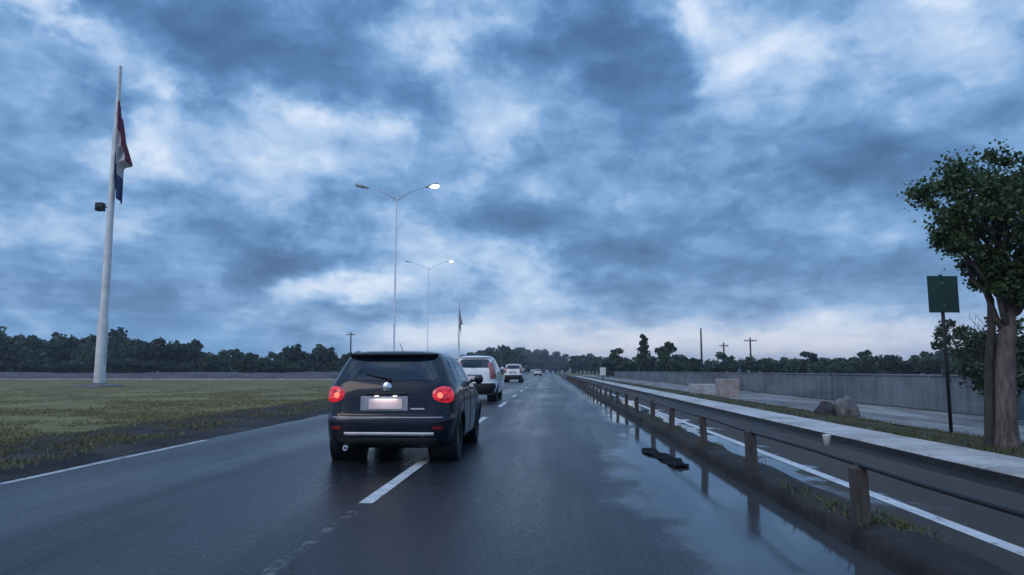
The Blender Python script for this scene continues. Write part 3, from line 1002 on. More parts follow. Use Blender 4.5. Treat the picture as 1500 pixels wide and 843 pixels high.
    # tail lights
    for s in (-1, 1):
        tl = MB()
        if lights == "corner":
            za, zb = zz(0.785), zz(0.995)
            t0, t1 = R(-79), R(-36)
            cz, ct = (za + zb) / 2, (t0 + t1) / 2
            def tf(off, shrink):
                def fn(u, v):
                    r = (1 - 0.9 * abs(2 * v - 1) ** 3) ** 0.5
                    th = ct + (t1 - t0) / 2 * (2 * u - 1) * shrink * r
                    zv = cz + (zb - za) / 2 * (2 * v - 1) * shrink
                    e = max(0.0, 1 - max(abs(2 * u - 1), abs(2 * v - 1)) ** 6)
                    p = S_.ring(zv, th, 0.002 + off * e)
                    return Vector((s * p.x, p.y, p.z))
                return fn
            tl.grid(tf(0.022, 1.0), 20, 12)
            lamp = tl.build("tail_light", M["tail"] if lit else M["redlens"], root, smooth=True)
            bu = MB()
            bc = S_.ring(cz - 0.01, R(-70), 0.026)
            bu.lathe([(0.0, -0.012), (0.022, -0.010), (0.034, -0.004), (0.038, 0.006)], "y", 20, (s * bc.x, bc.y, bc.z))
            bu.build("bulb", M["brake"] if lit else M["redlens"], lamp, smooth=True)
        else:
            za, zb = zz(0.72), zz(1.25)
            tl.grid(lambda u, v: (lambda p: Vector((s * p.x, p.y, p.z)))(S_.ring(za + (zb - za) * v, R(-70 + 40 * u), 0.004 + 0.02 * math.sin(math.pi * u) * math.sin(math.pi * v) ** 0.4)), 12, 12)
            tl.build("tail_light", M["pinklens"], root, smooth=True)
        hl = MB()
        hl.grid(lambda u, v: (lambda p: Vector((s * p.x, p.y, p.z)))(S_.ring(zz(0.62) + zz(0.15) * v, R(72 - 40 * u), 0.004 + 0.015 * math.sin(math.pi * u) * math.sin(math.pi * v))), 12, 6)
        hl.build("headlight", M["chrome"], root, smooth=True)
    return root

c1 = car("hatchback_car", (-2.10, 9.16, 0), [(z, w, a, b, n * 1.35) for z, w, a, b, n in HATCH], M["navy"], 1.045)
tag(c1, "dark navy hatchback with lit red tail lights close ahead", "car", "cars driving ahead on the road")
c2 = car("sport_utility_vehicle", (-2.98, 27.9, 0), HATCH, M["whitepaint"], 1.06, 1.15, 1.22, "column", False)
tag(c2, "white utility vehicle just ahead of and half hidden by the navy hatchback", "car", "cars driving ahead on the road")
c3 = car("white_van", (-3.83, 74.5, 0), HATCH, M["whitepaint"], 1.2, 1.1, 1.28, "column", False)
tag(c3, "white van farther up the left lane, seen whole", "van", "cars driving ahead on the road")
c4 = car("distant_car", (-2.7, 158, 0), HATCH, M["whitepaint"], 1.05, 1.1, 1.0, "column", False)
tag(c4, "small pale car farthest away near the vanishing point of the road", "car", "cars driving ahead on the road")

# ------------------------------------------------------------------ flag poles
M["polewhite"] = plain("pole_paint", (0.62, 0.62, 0.62), 0.45, 0, 0.12, 2.0)
M["flagred"] = plain("flag_red", (0.12, 0.01, 0.03), 0.85, 0, 0.1, 1.0)
M["flagwhite"] = plain("flag_white", (0.45, 0.43, 0.47), 0.85, 0, 0.05, 1.0)
M["flagblue"] = plain("flag_blue", (0.02, 0.04, 0.14), 0.85, 0, 0.1, 1.0)
M["concrete"] = plain("plinth_concrete", (0.13, 0.125, 0.12), 0.9, 0, 0.3, 2.0, bump=0.5)
M["darkmetal"] = plain("dark_metal", (0.02, 0.022, 0.026), 0.5, 0.4, 0.2, 6)
M["galv"] = plain("galvanised_steel", (0.32, 0.34, 0.36), 0.5, 0.5, 0.12, 3)

def flagpole(loc, plabel, flabel, seed, detail=True):
    root = empty("flagpole", loc)
    tag(root, plabel, "flagpole", "flagpoles in a row on the field")
    pm = MB()
    # three stepped, tapering sections
    prof = [(0.34, 0.0), (0.32, 4.3), (0.265, 4.42), (0.24, 10.0), (0.215, 10.1), (0.19, 17.0), (0.165, 17.1), (0.11, 21.9)]
    pm.lathe(prof, "z", 24)
    pm.build("pole", M["polewhite"], root, angle=50)
    fin = MB()
    fin.lathe([(0.0, 22.15), (0.09, 22.1), (0.13, 21.98), (0.09, 21.87), (0.0, 21.86)], "z", 16)
    fin.build("finial", M["polewhite"], root, smooth=True)
    bs = MB()
    bs.lathe([(1.6, -0.15), (1.45, 0.10), (1.15, 0.20), (0.36, 0.26), (0.34, 0.30)], "z", 20)
    b = bs.build("plinth", M["concrete"], root, angle=40)
    if detail:
        fx = MB()
        fx.box((-0.72, -0.05, 12.1), (0.5, 0.42, 0.55))
        fx.tube([(-0.5, 0, 12.1), (-0.1, 0, 12.1)], 0.05, 8)
        fx.tube([(-0.62, -0.25, 11.98), (-0.62, -0.42, 11.9)], [0.16, 0.2], 14)
        fx.build("floodlight", M["darkmetal"], root, bevel=0.03)
    hal = MB()
    hal.tube([(0.36, -0.05, 1.4), (0.27, -0.05, 11.0), (0.16, -0.04, 21.7)], 0.015, 5)
    hal.build("halyard", M["galv"], root)
    # flag hanging limp in folds; top hoist at 19.2 m
    rs = random.Random(seed)
    fm = MB()
    nu, nv = 36, 44
    H = 7.1
    grid = []
    for j in range(nv + 1):
        v = j / nv
        row = []
        for i in range(nu + 1):
            u = i / nu
            hoist = Vector((0.17 + 0.06 * v, -0.06, 19.7 - 5.7 * v))
            # cloth gathered against the pole, its free corner swinging down and away
            spread = lerp_pts(v, [(0, 0.35), (0.33, 1.1), (0.40, 0.55), (0.55, 0.42), (1.0, 0.52)])
            fold = 0.20 * math.sin(u * 17 + v * 2.5 + seed) + 0.10 * math.sin(u * 31 + v * 6)
            drop = u * lerp_pts(v, [(0, 2.2), (0.33, 2.9), (0.5, 2.1), (1.0, 1.8)])
            p = hoist + Vector((u * spread * 0.95 + 0.10 * fold, fold * (0.25 + u) * 1.0 - 0.1, -drop))
            row.append(p)
        grid.append(row)
    vs = [p for r_ in grid for p in r_]
    for j in range(nv):
        fm.cur = 0 if j < nv / 3 - 0.5 else (1 if j < 2 * nv / 3 - 0.5 else 2)
        base = len(fm.v)
        q = []
        for jj in (j, j + 1):
            q += grid[jj]
        fm.add(q, [(i, i + 1, nu + 2 + i, nu + 1 + i) for i in range(nu)])
    f = fm.build("flag", [M["flagred"], M["flagwhite"], M["flagblue"]], smooth=True)
    f.location = loc
    sd = f.modifiers.new("thick", "SOLIDIFY"); sd.thickness = 0.012
    tag(f, flabel, "flag", "flags hanging from the flagpoles")
    return root

flagpole((-29.6, 45.6, 0.1), "tall white stepped flagpole nearest, with a dark box fixed halfway up", "large red, white and blue flag hanging limp on the nearest flagpole", 2)
flagpole((-27.2, 212, 0.0), "far flagpole small on the horizon above the navy hatchback", "small far flag hanging on the flagpole above the navy hatchback", 4, False)

# ------------------------------------------------------------------ street lamps
M["palegalv"] = plain("pale_galvanised", (0.55, 0.6, 0.66), 0.6, 0.0, 0.1, 3)
M["lamplit"] = emit("lamp_lit", (0.95, 0.98, 1.0), 18.0, (0.8, 0.8, 0.8))
def street_lamp(loc, h, label, k=1.0):
    root = empty("street_lamp", loc)
    tag(root, label, "street lamp", "double armed street lamps along the road")
    p = MB(); p.tube([(0, 0, -0.1), (0, 0, 0.6), (0, 0, 0.61), (0, 0, h)], [0.085 * k, 0.08 * k, 0.06 * k, 0.035 * k], 14)
    p.build("pole", M["palegalv"], root, smooth=True)
    b = MB(); b.box((0, 0, 0.05), (0.4, 0.4, 0.1))
    b.build("base_plate", M["galv"], root, bevel=0.01)
    for s in (-1, 1):
        a = MB()
        a.tube([(0, 0, h - 0.35), (s * 0.5, 0, h + 0.0), (s * 1.1, 0, h + 0.25), (s * 1.6, 0, h + 0.40)], [0.03 * k, 0.028 * k, 0.025 * k, 0.022 * k], 10)
        a.build("arm", M["palegalv"], root, smooth=True)
        hd = MB()
        rot = Matrix.Rotation(-s * R(14), 3, "Y")
        c = Vector((s * 1.88, 0, h + 0.45))
        for t0, t1, w, th in ((-0.34, -0.1, 0.16 * k, 0.09 * k), (-0.12, 0.36 - 0.3 * (1 - k), 0.3 * k, 0.12 * k)):
            hd.box(c + rot @ Vector((s * (t0 + t1) / 2, 0, 0)), (t1 - t0, w, th), rot)
        o = hd.build("lamp_head", M["galv"], root, bevel=0.03)
        if s > 0:
            d = MB()
            d.lathe([(0.0, -0.12), (0.12, -0.105), (0.19, -0.05), (0.2, 0.0)], "z", 18)
            dl = d.build("lamp_glass", M["lamplit"], o, smooth=True)
            dl.location = c + rot @ Vector((0.12, 0, -0.06))
            dl.scale = (1.25 * k, 0.85 * k, k)
    return root
street_lamp((-8.1, 36.7, 0.1), 10.45, "nearest tall double armed street lamp with its right lamp lit")
street_lamp((-10.7, 62.0, 0.1), 10.3, "second street lamp farther off, its lit lamp lower in the sky", 0.6)

# ------------------------------------------------------------------ sign, utility poles, small things
M["signgreen"] = plain("sign_green", (0.008, 0.05, 0.035), 0.45, 0, 0.25, 3)
M["signface"] = plain("sign_back", (0.02, 0.06, 0.05), 0.5, 0, 0.2, 5)
sg = empty("road_sign", (7.05, 13.1, 0.1), R(6))
tag(sg, "square dark green sign on a thin pole beside the leafy tree", "sign")
b = MB(); b.tube([(0, 0, -0.1), (0, 0, 2.82)], 0.03, 12); b.build("pole", M["darkmetal"], sg, smooth=True)
b = MB(); b.box((0, -0.045, 2.46), (0.56, 0.02, 0.66)); pn = b.build("panel", M["signgreen"], sg, bevel=0.006)
b = MB()
for (cx, cz, w, h) in ((0, 2.46 + 0.315, 0.54, 0.012), (0, 2.46 - 0.315, 0.54, 0.012), (-0.264, 2.46, 0.012, 0.618), (0.264, 2.46, 0.012, 0.618)):
    b.box((cx, -0.058, cz), (w, 0.006, h))
b.build("border", M["signface"], pn)
for z in (2.26, 2.66):
    b = MB(); b.lathe([(0.0, -0.066), (0.011, -0.064), (0.013, -0.054)], "y", 10, (0, 0, z)); b.build("bolt", M["galv"], pn)
b = MB()
for z in (2.26, 2.66): b.box((0, -0.028, z), (0.16, 0.014, 0.04))
b.build("bracket", M["darkmetal"], sg)

M["woodpole"] = plain("pole_wood", (0.07, 0.062, 0.06), 0.85, 0, 0.25, 2)
def utility_pole(loc, h, w, label):
    root = empty("utility_pole", loc)
    tag(root, label, "utility pole", "far utility poles above the tree line")
    p = MB(); p.tube([(0, 0, -0.2), (0, 0, h)], [0.2, 0.13], 10); p.build("pole", M["woodpole"], root, smooth=True)
    if w:
        c = MB(); c.box((0, -0.15, h - 0.6), (w, 0.14, 0.16)); co_ = c.build("crossarm", M["woodpole"], root)
        i = MB()
        for t in (-0.45, -0.2, 0.2, 0.45): i.lathe([(0, 0.3), (0.05, 0.28), (0.06, 0.1), (0.04, 0.08)], "z", 8, (t * w, -0.15, h - 0.6))
        i.build("insulator", M["galv"], root)
    return root
utility_pole((25.2, 120, 0), 8.2, 0, "tallest bare utility pole right of the cypress tree")
utility_pole((36, 130, 0), 7.1, 2.2, "utility pole with a crossarm rightmost on the horizon")
utility_pole((32, 133, 0), 6.3, 1.6, "shorter utility pole with a crossarm between two other poles")
utility_pole((-43, 152, 0), 9.5, 1.8, "thin utility pole above the trees left of the navy hatchback")

M["stone"] = plain("boulder_stone", (0.15, 0.145, 0.15), 0.85, 0, 0.3, 4, bump=0.8, bscale=12)
M["darkstone"] = plain("dark_stone", (0.045, 0.043, 0.048), 0.9, 0, 0.3, 4, bump=0.8, bscale=12)
M["planter"] = plain("planter_concrete", (0.34, 0.29, 0.28), 0.8, 0, 0.2, 4, bump=0.4)
M["paleplanter"] = plain("pale_concrete", (0.44, 0.45, 0.47), 0.8, 0, 0.2, 4, bump=0.4)
def boulder(loc, s, mat, seed, label):
    bm = bmesh.new()
    bmesh.ops.create_icosphere(bm, subdivisions=4, radius=1)
    for v in bm.verts:
        n = mnoise.noise(v.co * 1.1 + Vector((seed, 0, 0))) * 0.35 + mnoise.noise(v.co * 3 + Vector((seed, 4, 0))) * 0.10
        v.co *= 1 + n
        v.co.z = max(v.co.z, -0.55)
        v.co = Vector((v.co.x * s[0], v.co.y * s[1], (v.co.z + 0.5) * s[2]))
    me = bpy.data.meshes.new("boulder"); bm.to_mesh(me); bm.free()
    me.materials.append(mat)
    me.polygons.foreach_set("use_smooth", [True] * len(me.polygons))
    o = bpy.data.objects.new("boulder", me); COL.objects.link(o); o.location = loc
    tag(o, label, "boulder", "boulders on the verge")
boulder((7.0, 17.4, 0.12), (0.24, 0.26, 0.32), M["stone"], 3, "rounded grey boulder at the front edge of the pavement")
boulder((6.62, 17.7, 0.12), (0.22, 0.24, 0.22), M["darkstone"], 8, "low dark boulder just left of the rounded grey one")

def planter(loc, w, h, mat, label):
    root = empty("planter", loc)
    tag(root, label, "planter", "concrete planters at the pavement")
    b = MB()
    t = 0.08
    b.add([(-w/2, -w/2, 0), (w/2, -w/2, 0), (w/2, w/2, 0), (-w/2, w/2, 0),
           (-w*.56, -w*.56, h), (w*.56, -w*.56, h), (w*.56, w*.56, h), (-w*.56, w*.56, h),
           (-w*.46, -w*.46, h), (w*.46, -w*.46, h), (w*.46, w*.46, h), (-w*.46, w*.46, h),
           (-w*.42, -w*.42, h - .15), (w*.42, -w*.42, h - .15), (w*.42, w*.42, h - .15), (-w*.42, w*.42, h - .15)],
          [(0, 1, 5, 4), (1, 2, 6, 5), (2, 3, 7, 6), (3, 0, 4, 7), (4, 5, 9, 8), (5, 6, 10, 9), (6, 7, 11, 10), (7, 4, 8, 11),
           (8, 9, 13, 12), (9, 10, 14, 13), (10, 11, 15, 14), (11, 8, 12, 15), (0, 3, 2, 1)])
    b.build("pot", mat, root, bevel=0.015)
    s = MB(); s.grid(lambda u, v: ((u - .5) * w * .86, (v - .5) * w * .86, h - 0.09 + 0.03 * mnoise.noise(Vector((u * 5, v * 5, loc[1])))), 8, 8)
    s.build("soil", M["soil"], root, smooth=True)
planter((7.25, 29.8, 0.12), 0.72, 0.74, M["planter"], "tall pinkish concrete planter at the pavement edge")
planter((7.15, 34.0, 0.12), 1.0, 0.45, M["paleplanter"], "low wide pale concrete planter left of the pinkish one")

# white marker at the far end of the rail
mk = empty("kerb_marker", (5.0, 68.0, 0.12))
tag(mk, "small white marker board at the far end of the pale kerb", "marker")
b = MB(); b.tube([(0, 0, 0), (0, 0, 0.7)], 0.04, 8); b.build("post", M["darkmetal"], mk, smooth=True)
b = MB(); b.box((0, -0.06, 1.0), (0.55, 0.03, 0.75)); b.build("board", M["polewhite"], mk, bevel=0.01)

# paper cup by the kerb
b = MB()
b.lathe([(0.0, 0.0), (0.045, 0.0), (0.068, 0.165), (0.071, 0.17), (0.064, 0.168), (0.042, 0.01)], "z", 20)
cup = b.build("paper_cup", M["whitepaint"], smooth=True)
cup.location = (4.45, 11.9, 0.002)
tag(cup, "white cup standing on the cycle path near the pale kerb", "cup")

M["scrap"] = plain("black_scrap", (0.006, 0.006, 0.007), 0.8, 0, 0.2, 9, ior=1.2)
# black scrap lying in the water by the median
b = MB()
def scrap(u, v):
    x = -0.13 + 0.26 * u + 0.05 * math.sin(v * 5)
    y = -1.05 + 2.1 * v
    z = 0.012 + 0.022 * abs(math.sin(u * math.pi)) * (0.4 + 0.6 * abs(mnoise.noise(Vector((u * 3, v * 6, 0)))) * 2) + 0.012 * math.sin(v * 22)
    x *= 1 - 0.4 * (2 * v - 1) ** 6
    x += 0.05 * mnoise.noise(Vector((v * 6, u * 2, 3)))
    return (x, y, z )
b.grid(scrap, 12, 40)
ss = b.build("rubber_scrap", M["scrap"], angle=30)
ss.location = (1.55, 10.1, 0.006)
ss.rotation_euler = (0, 0, R(3))
md = ss.modifiers.new("thick", "SOLIDIFY"); md.thickness = 0.012
tag(ss, "strip of black scrap lying in the puddle by the median", "debris")

# ------------------------------------------------------------------ trees
M["barkpale"] = mat_bark("pale_bark", (0.035, 0.029, 0.028), (0.17, 0.135, 0.125))
M["barkmid"] = mat_bark("mid_bark", (0.025, 0.021, 0.02), (0.10, 0.082, 0.075))
M["barkdark"] = mat_bark("dark_bark", (0.02, 0.018, 0.017), (0.06, 0.052, 0.045))
M["leafnear"] = mat_leaf("leaf_near", (0.018, 0.042, 0.02), (0.09, 0.145, 0.05), 0.35, 0.5)
M["leafshrub"] = mat_leaf("leaf_shrub", (0.018, 0.034, 0.018), (0.05, 0.08, 0.035), 0.25)
M["far1"] = mat_leaf("far_leaf_green", (0.03, 0.055, 0.032), (0.085, 0.125, 0.07), 0.2, 0.8)
M["far2"] = mat_leaf("far_leaf_dark", (0.018, 0.034, 0.026), (0.055, 0.082, 0.055), 0.2, 0.8)
M["far3"] = mat_leaf("far_leaf_grey", (0.04, 0.044, 0.046), (0.095, 0.10, 0.095), 0.2, 0.8)

def leaf_cloud(centers, radii, n, size, rg, squash=0.8, fuzzy=False):
    """n leaf quads in gaussian clumps"""
    idx = rg.integers(0, len(centers), n)
    c = np.asarray(centers)[idx]
    r = np.asarray(radii)[idx][:, None]
    d = rg.normal(0, 1, (n, 3))
    d /= np.linalg.norm(d, axis=1)[:, None]
    rad = rg.uniform(0, 1, (n, 1)) ** 0.5
    if fuzzy: rad = np.minimum(np.abs(rg.normal(0, 0.6, (n, 1))), 1.25)
    p = c + d * rad * r * np.array([1, 1, squash])
    a = rg.normal(0, 1, (n, 3)); a[:, 2] -= 0.3
    a /= np.linalg.norm(a, axis=1)[:, None]
    b = np.cross(a, rg.normal(0, 1, (n, 3)))
    b /= np.linalg.norm(b, axis=1)[:, None] + 1e-6
    s = size * rg.uniform(0.6, 1.4, (n, 1))
    L, Wd = a * s, b * s * 0.45
    co = np.stack([p - L * 0.5, p + Wd, p + L * 0.5, p - Wd], 1).reshape(-1, 3)
    return co, np.arange(n * 4).reshape(n, 4)

def limb(mb, a, b, r0, r1, rs, seg=8, wob=0.06, n=6):
    a, b = Vector(a), Vector(b)
    L = (b - a).length
    pts, rad = [], []
    for i in range(n + 1):
        t = i / n
        w = Vector((rs.uniform(-1, 1), rs.uniform(-1, 1), rs.uniform(-1, 1))) * wob * L * (1 if 0 < i < n else 0)
        pts.append(a.lerp(b, t) + w)
        rad.append(r0 + (r1 - r0) * t)
    mb.tube(pts, rad, seg)
    return pts

# the leafy street tree on the right
tr = empty("street_tree", (6.33, 10.4, 0.1))
tag(tr, "leafy street tree with a pale thick trunk on the verge beside the sign", "tree")
rs = random.Random(11)
tk = MB()
tp = [(0, 0, -0.1), (0.0, 0, 0.08), (0.01, 0, 0.35), (0.04, 0, 0.8), (0.09, 0.02, 1.25), (0.16, 0.04, 1.65), (0.24, 0.08, 2.05)]
tk.tube(tp, [0.22, 0.17, 0.142, 0.130, 0.122, 0.105, 0.075], 18)
tk.build("trunk", M["barkpale"], tr, smooth=True)
st = MB()
st.tube([(-0.20, 0.06, -0.1), (-0.185, 0.06, 0.1), (-0.16, 0.06, 0.6), (-0.11, 0.08, 1.2), (-0.03, 0.08, 1.7), (0.0, 0.1, 2.1), (-0.15, 0.15, 2.7)], [0.09, 0.07, 0.06, 0.055, 0.052, 0.045, 0.03], 12)
st.build("stem", M["barkdark"], tr, smooth=True)
br = MB()
lobes = [(-0.80, 0.0, 3.45, 0.36), (-0.62, 0.3, 3.95, 0.40), (-0.72, -0.2, 3.05, 0.26), (-0.1, 0.2, 3.95, 0.45), (-0.2, -0.3, 3.4, 0.5), (0.25, 0.3, 3.6, 0.55), (0.15, -0.35, 2.95, 0.42),
         (0.7, 0.1, 3.7, 0.55), (0.8, -0.4, 3.1, 0.6), (1.2, 0.3, 3.3, 0.6), (1.5, -0.1, 2.8, 0.55), (0.6, 0.7, 2.75, 0.5), (0.5, -0.8, 3.4, 0.5), (0.1, 0.8, 3.3, 0.5), (1.75, 0.2, 3.5, 0.5), (-0.36, 0.1, 3.6, 0.4),
         (-0.28, 0.1, 2.85, 0.24), (0.95, 0.0, 2.35, 0.4), (-0.25, 0.0, 2.62, 0.28), (-0.05, -0.2, 2.35, 0.3), (0.35, -0.3, 2.3, 0.3), (0.5, -0.3, 2.75, 0.4), (-0.3, -0.1, 3.75, 0.4), (0.5, 0.0, 4.0, 0.45), (1.0, 0.1, 3.9, 0.5)]
cs, rds = [], []
for (x, y, z, r) in lobes:
    x += 0.20; z -= 0.10
    base = Vector(tp[-1]) if x > -0.2 else Vector(tp[-2])
    base = base + Vector((0, 0, rs.uniform(-0.2, 0.1)))
    pts = limb(br, base, (x, y, z), 0.05, 0.012, rs, 9)
    for k in range(7):
        d = Vector((rs.gauss(0, 1), rs.gauss(0, 1), rs.gauss(0, 0.8))).normalized() * r * rs.uniform(0.75, 1.15)
        q = Vector((x, y, z)) + d
        limb(br, pts[rs.choice([3, 4, 5])], q, 0.014, 0.004, rs, 5, 0.05, 4)
        cs.append(q); rds.append(r * rs.uniform(0.32, 0.75))
    cs.append(Vector((x, y, z))); rds.append(r * 0.7)
br.build("branches", M["barkmid"], tr, smooth=True)
rg = np.random.default_rng(4)
co, qd = leaf_cloud([tuple(c) for c in cs], rds, 34000, 0.056, rg, 0.85, True)
fast_mesh("crown", co, qd, M["leafnear"], tr)

# shrub with bare twigs between sign and tree
sh = empty("shrub", (9.3, 15.3, 0.12))
tag(sh, "dark bushy shrub by the wall between sign and tree trunk", "shrub")
b = MB(); cs, rds = [], []
for k in range(16):
    a = rs.uniform(0, 2 * math.pi); rr_ = rs.uniform(0.1, 0.75)
    q = Vector((rr_ * math.cos(a) * 0.9, rr_ * math.sin(a), rs.uniform(0.75, 1.75)))
    limb(b, (rs.uniform(-.1, .1), 0, -0.05), q, 0.03, 0.008, rs, 6)
    cs.append(tuple(q)); rds.append(rs.uniform(0.25, 0.42))
for k in range(14):
    q = Vector((rs.uniform(-1.1, 0.2), rs.uniform(-.3, .3), rs.uniform(1.6, 2.3)))
    limb(b, (rs.uniform(-.5, 0), 0, 1.2), q, 0.012, 0.003, rs, 5, 0.08)
b.build("stems", M["barkdark"], sh, smooth=True)
co, qd = leaf_cloud(cs, rds, 6500, 0.07, rg, 0.85, True)
fast_mesh("crown", co, qd, M["leafshrub"], sh)
# twiggy tree behind the wall
tw = empty("twiggy_tree", (13.2, 22.5, 0.1))
tag(tw, "thin twiggy half bare tree behind the wall and the green sign", "tree")
b = MB(); cs, rds = [], []
limb(b, (0, 0, -0.1), (0, 0, 1.1), 0.07, 0.05, rs)
for k in range(22):
    q = Vector((rs.uniform(-1.2, 1.3), rs.uniform(-.7, .7), rs.uniform(1.5, 2.75)))
    pts = limb(b, (0, 0, rs.uniform(0.8, 1.2)), q, 0.028, 0.006, rs, 5, 0.07)
    for j in range(3):
        limb(b, pts[rs.choice([3, 4, 5])], q + Vector((rs.gauss(0, .3), rs.gauss(0, .3), rs.gauss(0.1, .25))), 0.009, 0.003, rs, 4, 0.08, 4)
    cs.append(tuple(q)); rds.append(rs.uniform(0.15, 0.35))
b.build("trunk", M["barkdark"], tw, smooth=True)
co, qd = leaf_cloud(cs, rds, 1500, 0.10, rg, 0.85)
fast_mesh("crown", co, qd, M["leafshrub"], tw)

# distant trees: a few kinds, then copied
def far_tree(kind, seed, mat, n=1100):
    rs = random.Random(seed); rgn = np.random.default_rng(seed)
    root = empty(kind + "_tree")
    t = MB()
    cs, rds = [], []
    if kind == "cypress":
        for k in range(12):
            z = 0.06 + 0.9 * k / 11
            cs.append((rs.uniform(-.03, .03), rs.uniform(-.03, .03), z)); rds.append(0.11 * (1 - 0.75 * abs(z - 0.35) ** 1.2 / 0.6 ** 1.2) + 0.02)
        size = 0.06
        t.tube([(0, 0, -0.03), (0, 0, 0.6)], [0.025, 0.012], 6)
    elif kind == "tall":
        for k in range(13):
            z = rs.uniform(0.3, 0.95); w = 0.26 * (1.25 - z)
            cs.append((rs.uniform(-w, w), rs.uniform(-w, w), z)); rds.append(rs.uniform(0.09, 0.16))
        size = 0.075
        t.tube([(0, 0, -0.03), (0.02, 0, 0.35), (0, 0, 0.8)], [0.035, 0.028, 0.01], 7)
    elif kind == "bushy":
        for k in range(18):
            a = rs.uniform(0, 6.28); r = rs.uniform(0, 0.5)
            z = rs.uniform(0.2, 0.86 - r * 0.45)
            cs.append((r * math.cos(a), r * math.sin(a), z)); rds.append(rs.uniform(0.12, 0.2))
        size = 0.085
        t.tube([(0, 0, -0.03), (0, 0, 0.3), (0.03, 0, 0.6)], [0.04, 0.03, 0.012], 7)
    else:  # broad
        for k in range(20):
            a = rs.uniform(0, 6.28); r = rs.uniform(0.05, 0.55)
            z = rs.uniform(0.45, 0.9 - 0.35 * r)
            cs.append((r * math.cos(a), r * math.sin(a), z)); rds.append(rs.uniform(0.11, 0.19))
        size = 0.08
        t.tube([(0, 0, -0.03), (0.01, 0, 0.3), (0, 0, 0.6)], [0.04, 0.032, 0.015], 7)
        for k in range(6):
            limb(t, (0.01, 0, 0.32), cs[k], 0.018, 0.006, rs, 5, 0.05, 4)
    t.build("trunk", M["barkdark"], root, smooth=True)
    co, qd = leaf_cloud(cs, rds, n, size, rgn, 0.85)
    fast_mesh("crown", co, qd, mat, root)
    return root

protos = {}
for kind, mat, c in (("broad", "far2", 1500), ("bushy", "far1", 1500), ("tall", "far1", 1300), ("cypress", "far2", 1200)):
    protos[kind] = [far_tree(kind, 31 + i + len(kind) * 7, M[mat], c) for i in range(2)]
protos["bushy_dark"] = [far_tree("bushy", 77 + i, M["far2"], 1500) for i in range(2)]
protos["bushy_grey"] = [far_tree("bushy", 97, M["far3"], 1200)]
used = {}
rt = random.Random(21)
def plant(kind, x, y, h, label, group, wide=1.0, z=0.0):
    pl_ = protos[kind]
    i = rt.randrange(len(pl_))
    key = (kind, i)
    o = pl_[i] if key not in used else copy_tree(pl_[i])
    used[key] = True
    o.location = (x, y, z)
    o.scale = (h * wide, h * wide, h)
    o.rotation_euler = (0, 0, rt.uniform(0, 6.28))
    tag(o, label, "tree", group)
    return o
def px_at(px, Y): return (px - 805) / 1040 * Y           # metres right of the road axis

G1 = "trees in the row behind the left field"
def left_top(px):      # height of the row's top edge above eye level in the picture, by bearing
    return lerp_pts(px, [(-80, 66), (0, 66), (40, 70), (85, 66), (100, 46), (130, 60), (190, 62), (235, 54), (260, 44), (330, 36), (400, 30), (430, 42), (465, 44), (490, 32), (560, 30), (720, 28)])
for k in range(62):
    px = -70 + 600 * k / 61 + rt.uniform(-5, 5)
    Y = rt.uniform(128, 165)
    h = (left_top(px) * rt.uniform(0.6, 1.08)) / 1040 * Y + 1.2
    kd = rt.choice(["broad", "bushy_dark", "bushy_dark", "bushy", "tall"])
    lab = {"broad": "dark spreading tree in the far row behind the left field", "bushy_dark": "dark bushy tree in the far row behind the left field",
           "bushy": "green bushy tree in the far row behind the left field", "tall": "slender tall tree in the far row behind the left field"}[kd]
    plant(kd, px_at(px, Y), Y, h, lab, G1, 1.0 if kd != "tall" else 1.1)
for k in range(34):     # low growth at the foot of the row
    px = -70 + 640 * k / 33 + rt.uniform(-8, 8)
    Y = rt.uniform(120, 127)
    plant("bushy_dark", px_at(px, Y), Y, rt.uniform(2.6, 4.0), "low dark bush at the foot of the far row behind the left field", "bushes at the foot of the left tree row", 1.5)["category"] = "bush"

G2 = "trees at the far end of the road"
for k in range(36):
    px = 690 + 200 * k / 35 + rt.uniform(-4, 4)
    if 735 < px < 850 and k % 5 == 0: px += 3
    Y = rt.uniform(235, 300)
    if abs(px_at(px, Y) + 3.5) < 9: Y = rt.uniform(420, 470)
    top = lerp_pts(px, [(690, 30), (740, 40), (790, 32), (830, 26), (870, 24), (900, 18)])
    kd = rt.choice(["broad", "bushy_dark", "bushy_grey", "bushy"])
    lab = {"broad": "spreading dark tree where the road ends", "bushy_dark": "dark bushy tree where the road ends", "bushy_grey": "greyish bushy tree where the road ends", "bushy": "green bushy tree where the road ends"}[kd]
    plant(kd, px_at(px, Y), Y, top * rt.uniform(0.8, 1.05) / 1040 * Y + 1.2, lab, G2, 1.1)

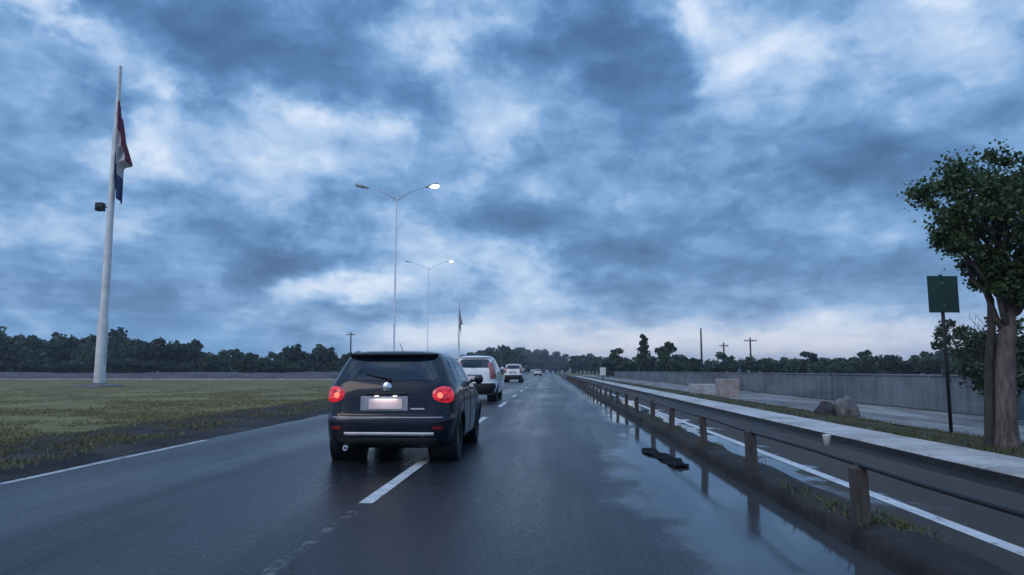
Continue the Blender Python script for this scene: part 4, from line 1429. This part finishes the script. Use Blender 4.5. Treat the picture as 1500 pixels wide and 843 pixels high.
G3 = "trees in the row beyond the right wall"
for k in range(60):
    px = 890 + 560 * k / 59 + rt.uniform(-5, 5)
    Y = rt.uniform(105, 150)
    top = lerp_pts(px, [(890, 20), (960, 26), (1050, 22), (1120, 22), (1200, 24), (1290, 24), (1340, 30), (1420, 40), (1500, 50)])
    kd = rt.choice(["bushy", "bushy", "bushy_dark", "broad"])
    lab = {"broad": "spreading dark tree in the row beyond the right wall", "bushy_dark": "dark bushy tree in the row beyond the right wall", "bushy": "green bushy tree in the row beyond the right wall"}[kd]
    plant(kd, px_at(px, Y), Y, top * rt.uniform(0.55, 1.12) / 1040 * Y + 1.2, lab, G3, 1.35)
for px, Y, kd, top, wide, lab in (
        (941, 118, "cypress", 52, 1.2, "tall narrow cypress standing highest in the right tree line"),
        (902, 125, "tall", 34, 1.3, "upright green tree left of the tall cypress"),
        (974, 120, "tall", 40, 1.3, "upright green tree just right of the tall cypress"),
        (1172, 115, "bushy_dark", 32, 1.3, "round dark tree rising mid way along the right tree line"),
        (1258, 112, "bushy_dark", 34, 1.0, "round dark tree rising nearest left of the sign"),
        (1050, 125, "bushy", 27, 1.3, "rounded green tree under the crossarm poles")):
    plant(kd, px_at(px, Y), Y, top / 1040 * Y + 1.2, lab, G3, wide)
# unused prototypes leave the scene
for kd, lst in protos.items():
    for i, o in enumerate(lst):
        if (kd, i) not in used:
            for ch in list(o.children): bpy.data.objects.remove(ch)
            bpy.data.objects.remove(o)

# ------------------------------------------------------------------ damp evening air
hz_m = bpy.data.materials.new("haze")
hz_m.use_nodes = True
ht = hz_m.node_tree
ht.nodes.clear()
ho = ht.nodes.new("ShaderNodeOutputMaterial")
hv = ht.nodes.new("ShaderNodeVolumePrincipled")
hv.inputs["Color"].default_value = (0.80, 0.88, 1.0, 1)
hv.inputs["Density"].default_value = 0.00045
hv.inputs["Anisotropy"].default_value = 0.2
ht.links.new(hv.outputs[0], ho.inputs["Volume"])
hb = MB()
hb.box((0, 2200, 14), (7000, 5200, 32))
haze = hb.build("haze", hz_m)
tag(haze, kind="stuff")
